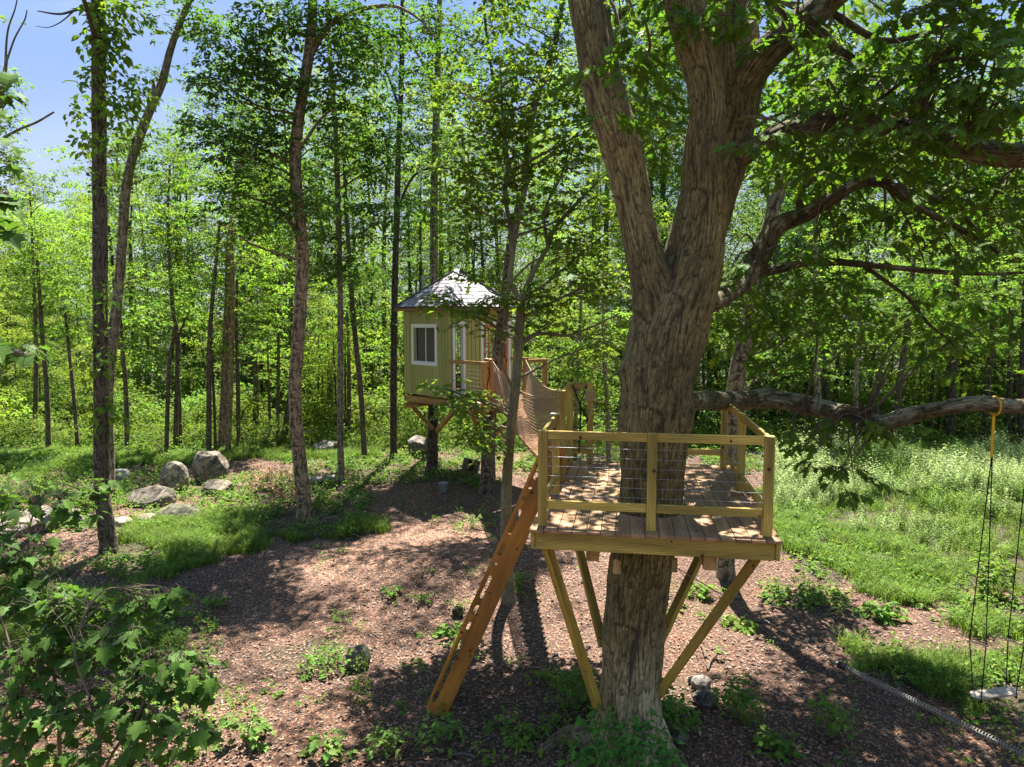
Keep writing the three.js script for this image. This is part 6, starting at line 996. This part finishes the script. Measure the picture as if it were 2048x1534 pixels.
plant('herb', 'small whitish leafy plant on the bright chips in mid clearing', 945, 1055, 0.25, 0.3, 9, [HB[2]], M.meadow, sg);
plant('herb', 'small seedling on the dark chips at left of clearing', 430, 1215, 0.3, 0.25, 5, [HB[1]], M.herb2, { ...sg, size: 0.9 });
plant('herb', 'spindly seedling in the middle of the shaded chips', 785, 1195, 0.3, 0.3, 5, [HB[1]], M.herb, { ...sg, size: 0.8 });
plant('herb', 'broad green leaves beside the ladder, near the mossy stone', 908, 1270, 0.15, 0.3, 8, [HB[1]], M.herb, { ...sg, size: 1.3 });
plant('herb', 'tall yellow-green weed at the meadow edge beside the swing ropes', 1985, 1195, 0.75, 0.5, 20, [HB[0], HB[2]], M.leafLight, { ...sg, column: true, size: 1.5 });
plant('herb', 'dark leafy plant at the foot of the small maple trunk', 1035, 1180, 0.3, 0.3, 9, [HB[0]], M.herb, sg);
plant('bush', 'leafy bush right of the oak foot, behind the grey stones', 1335, 1470, 0.6, 0.5, 20, [HB[0], HB[1]], M.herb, sg);
plant('herb', 'sunlit seedling on the litter right of the right deck brace', 1395, 1190, 0.3, 0.25, 7, [HB[1]], M.leafLight, { ...sg, size: 1.2 });
plant('herb', 'yellowish seedling in the sunny litter right of the braces', 1488, 1255, 0.25, 0.3, 7, [HB[1]], M.leafLight, { ...sg, size: 1.2 });
plant('herb', 'cluster of round leaves in the centre of the right-hand litter', 1765, 1235, 0.3, 0.5, 12, [HB[1]], M.herb, { ...sg, size: 1.3 });
plant('brush_pile', 'heap of dry brown brushwood right of the boulders', 545, 985, 0.75, 1.6, 40, [HB[2], HB[0]], M.dry, { size: 1.1 });
plant('brush_pile', 'dead brown shrub between the brush heap and crooked trunk', 575, 1010, 0.5, 0.8, 18, [HB[2], HB[0]], M.dry, { size: 1.0 });
// ------------------------------------------------------------------ ground cover nobody could count
const ZMAX = 27.5;
function scatter(n, r, accept) { const out = []; let tries = 0; while (out.length < n && tries++ < n * 60) { const Z = Math.sqrt(lerp(4.2 * 4.2, ZMAX * ZMAX, r())), x = (r() * 2 - 1) * Z * 0.82, y = groundH(x, Z), k = toPx(V(x, y, -Z)); if (k[0] < -250 || k[0] > 2300 || k[1] > 1640) continue; const s = accept(k[0], k[1], x, Z, r); if (s) out.push([V(x, y, -Z), s, Z]); } return out; }
function tuftGeo(seed, n, h, R, w, lean) {
  const r = rng(seed), pos = [], c = [];
  for (let i = 0; i < n; i++) {
    const a = r() * 6.283, q = R * Math.sqrt(r()), x = Math.cos(a) * q, z = Math.sin(a) * q, b = r() * 6.283, hh = h * (0.55 + 0.6 * r()), l = lean * (0.3 + r()) * hh, dx = Math.cos(b), dz = Math.sin(b), k = 0.8 + 0.4 * r();
    const A = [x - dz * w, 0, z + dx * w], B = [x + dz * w, 0, z - dx * w], m = [x + dx * l * 0.35, hh * 0.6, z + dz * l * 0.35], C = [m[0] - dz * w * 0.8, m[1], m[2] + dx * w * 0.8], D = [m[0] + dz * w * 0.8, m[1], m[2] - dx * w * 0.8], E = [x + dx * l, hh * (1 - 0.15 * lean), z + dz * l];
    for (const t of [A, B, C, B, D, C, C, D, E]) { pos.push(...t); c.push(k, k, k); }
  }
  const g = new THREE.BufferGeometry(); g.setAttribute('position', new THREE.Float32BufferAttribute(pos, 3)); g.setAttribute('color', new THREE.Float32BufferAttribute(c, 3)); g.computeVertexNormals(); return g;
}
function weedGeo(seed, h, n) {  // upright leafy meadow stem
  const r = rng(seed), gs = [];
  for (let k = 0; k < 3; k++) { const ox = (r() - 0.5) * 0.16, oz = (r() - 0.5) * 0.16, hh = h * (0.7 + 0.5 * r()); for (let i = 0; i < n; i++) { const y = hh * (0.25 + 0.75 * i / n), a = i * 2.4 + r(), t = leafTris('simple', 0.055 + 0.045 * r() * (1 - 0.5 * i / n), 0.2, 0.3, []), q = Q(-0.3 + 0.7 * r(), a, 0); const pos = []; t.forEach((f) => f.forEach((p) => { const w = p.clone().applyQuaternion(q); pos.push(w.x + ox, w.y + y, w.z + oz); })); const g = new THREE.BufferGeometry(); g.setAttribute('position', new THREE.Float32BufferAttribute(pos, 3)); g.computeVertexNormals(); const kk = 0.8 + 0.4 * r(); setColor(g, () => [kk, kk, kk]); gs.push(g); } }
  const m = mergeGeometries(gs), t = tuftGeo(seed + 1, 9, h * 0.95, 0.14, 0.004, 0.35); return mergeGeometries([m, t]);
}
const ri = (p, s, r, extra = {}) => ({ p, r: [0, r() * 6.283, 0], s, ...extra });
const tint = (r, a = 0.7, b = 1.25, w = 0.2) => { const k = lerp(a, b, r()), h = (r() - 0.5) * w; return col(k * (1 + h), k, k * (1 - h)); };
{
  const r = rng(12), stuff = (name, label, geo, mat, list) => { if (!list.length) return; const m = instanced(name, geo, mat, list); m.userData.label = label; m.userData.category = 'ground cover'; m.name = uniq(name); };
  // meadow on the right
  const inMeadow = (x, y) => inPoly(ragX(x, y), ragY(x, y), MEADOW);
  const md = scatter(5200, r, (x, y, wx, Z, q) => inMeadow(x, y) && fbm(wx * 0.7 + 20, 4, Z * 0.7, 3) > 0.36 + (y > 1000 ? 0.1 : 0) ? lerp(0.45, 1.25, fbm(wx * 0.5, 5, Z * 0.5, 3)) * lerp(1.05, 0.55, sstep(960, 1130, y)) : 0);
  const pale = (p) => fbm(p.x * 0.55, 8, p.z * 0.55, 3) + 0.25 * (r() - 0.5) > 0.46;
  [0, 1, 2].forEach((k) => stuff('meadow_grass', 'tall pale green weeds and grass of the sunny meadow', weedGeo(40 + k, 0.5 + 0.14 * k, 7 + k), M.meadow, md.filter(([p], i) => i % 3 === k && pale(p)).map(([p, s]) => ri(p, s * (0.6 + 0.8 * r()), r, { r: [(r() - 0.5) * 0.35, r() * 6.28, (r() - 0.5) * 0.35], c: tint(r, 0.6, 1.2) }))));
  [0, 1].forEach((k) => stuff('meadow_grass', 'fresh green grass and weeds between the pale meadow stems', weedGeo(47 + k, 0.45 + 0.15 * k, 10), M.grass, md.filter(([p], i) => i % 2 === k && !pale(p)).map(([p, s]) => ri(p, s * (0.6 + 0.8 * r()), r, { r: [(r() - 0.5) * 0.35, r() * 6.28, (r() - 0.5) * 0.35], c: tint(r, 0.7, 1.3) }))));
  // soft low grass
  const lg = scatter(7000, r, (x, y, wx, Z) => (anyPoly(x, y, LOWGRASS) && fbm(wx * 0.9, 8, Z * 0.9, 3) > 0.46) || (inMeadow(x, y) && y > 1000 && r() < 0.12) ? 0.7 + 0.6 * noise(wx, 2, Z) : 0);
  [0, 1].forEach((k) => stuff('grass', 'soft bright green low grass in patches', tuftGeo(60 + k, 26, 0.2, 0.16, 0.0045, 0.9), M.grass, lg.filter((_, i) => i % 2 === k).map(([p, s]) => ri(p, s * (0.6 + 0.7 * r()), r, { c: tint(r, 0.45, 1.3, 0.4) }))));
  // herbs and seedlings
  const hb = scatter(6500, r, (x, y, wx, Z, q) => { const n = fbm(wx * 0.8 + 3, 6, Z * 0.8, 3); if (anyPoly(x, y, HERBS)) return n > (y > 1100 ? 0.56 : 0.38) ? 1 : 0; if (anyPoly(x, y, LOWGRASS)) return n > 0.38 ? 0.9 : 0; if (x < 430 && y > 1120) return n > 0.48 ? 0.8 : 0; if (Z > 22) return n > 0.4 ? 1.2 : 0; if (Z > 16 && x < 620) return n > 0.44 ? 1 : 0; return n > 0.62 && q() < 0.3 ? 0.7 : 0; });
  [0, 1, 2].forEach((k) => stuff('undergrowth', 'scattered leafy herbs and seedlings over the litter', SPRAY.herb[k], k ? M.herb : M.leafLight, hb.filter((_, i) => i % 3 === k).map(([p, s, Z]) => ({ p: p.clone().add(V(0, 0.06 + 0.1 * r(), 0)), r: [(r() - 0.5) * 0.4, r() * 6.28, (r() - 0.5) * 0.4], s: s * (0.7 + 0.7 * r()), c: tint(r) }))));
  // leaf litter: curled dead leaves and wood chips lying on the ground
  const leafG = (() => { const pos = [[-0.5, 0.1, 0], [0, 0, -0.26], [0.5, 0.16, 0.04], [0, 0.03, 0.28]], g = new THREE.BufferGeometry(); g.setAttribute('position', new THREE.Float32BufferAttribute([0, 1, 3, 1, 2, 3].flatMap((i) => pos[i]), 3)); g.computeVertexNormals(); return g; })();
  const chipG = new THREE.BoxGeometry(1, 0.16, 0.24);
  const bare = (x, y, wx, Z, q) => (anyPoly(x, y, LOWGRASS) || inPoly(x, y, MEADOW)) ? (q() < 0.12 ? 1 : 0) : 1;
  const lt = scatter(52000, r, (x, y, wx, Z, q) => q() < 10 / Z ? bare(x, y, wx, Z, q) : 0);
  const litC = () => { const t = r(), k = 0.5 + 0.8 * r(), b = t < 0.45 ? [0.36, 0.2, 0.135] : t < 0.7 ? [0.26, 0.155, 0.1] : t < 0.92 ? [0.42, 0.3, 0.225] : [0.2, 0.13, 0.1]; return col(b[0] * k, b[1] * k, b[2] * k); };
  stuff('leaf_litter', 'curled dead brown leaves strewn over the clearing', leafG, M.litter, lt.filter((_, i) => i % 2).map(([p]) => ({ p: p.clone().add(V(0, 0.01 + 0.012 * r(), 0)), r: [(r() - 0.5) * 0.9, r() * 6.28, (r() - 0.5) * 0.9], s: 0.035 + 0.045 * r(), c: litC() })));
  stuff('wood_chips', 'grey-brown wood chips strewn over the clearing', chipG, M.litter, lt.filter((_, i) => !(i % 2)).map(([p]) => ({ p: p.clone().add(V(0, 0.008, 0)), r: [(r() - 0.5) * 0.4, r() * 6.28, (r() - 0.5) * 0.4], s: 0.025 + 0.05 * r() * r(), c: (() => { const k = 0.5 + 0.7 * r(); return r() < 0.4 ? col(0.46 * k, 0.37 * k, 0.31 * k) : col(0.38 * k, 0.25 * k, 0.18 * k); })() })));
  const tuft = (px, py, label, s) => { const b = G(px, py), t = thing('grass_tuft', label, 'grass tuft', b), m = part('blades', tuftGeo(px, 60, 0.34 * s, 0.13 * s, 0.004, 0.9), M.grass, t); m.userData.kind = 'stuff'; };
  tuft(1502, 1450, 'yellow-green grass tuft right of the dark herb, lower right', 1.1); tuft(735, 1062, 'sunlit grass tuft at the edge of the bright chips', 1.3); tuft(275, 1185, 'bright grass tuft near the curved vine stem at left', 1.2); tuft(1900, 1380, 'grass tuft at the left end of the swing board', 1.3);
}
renderer.render(scene, camera);
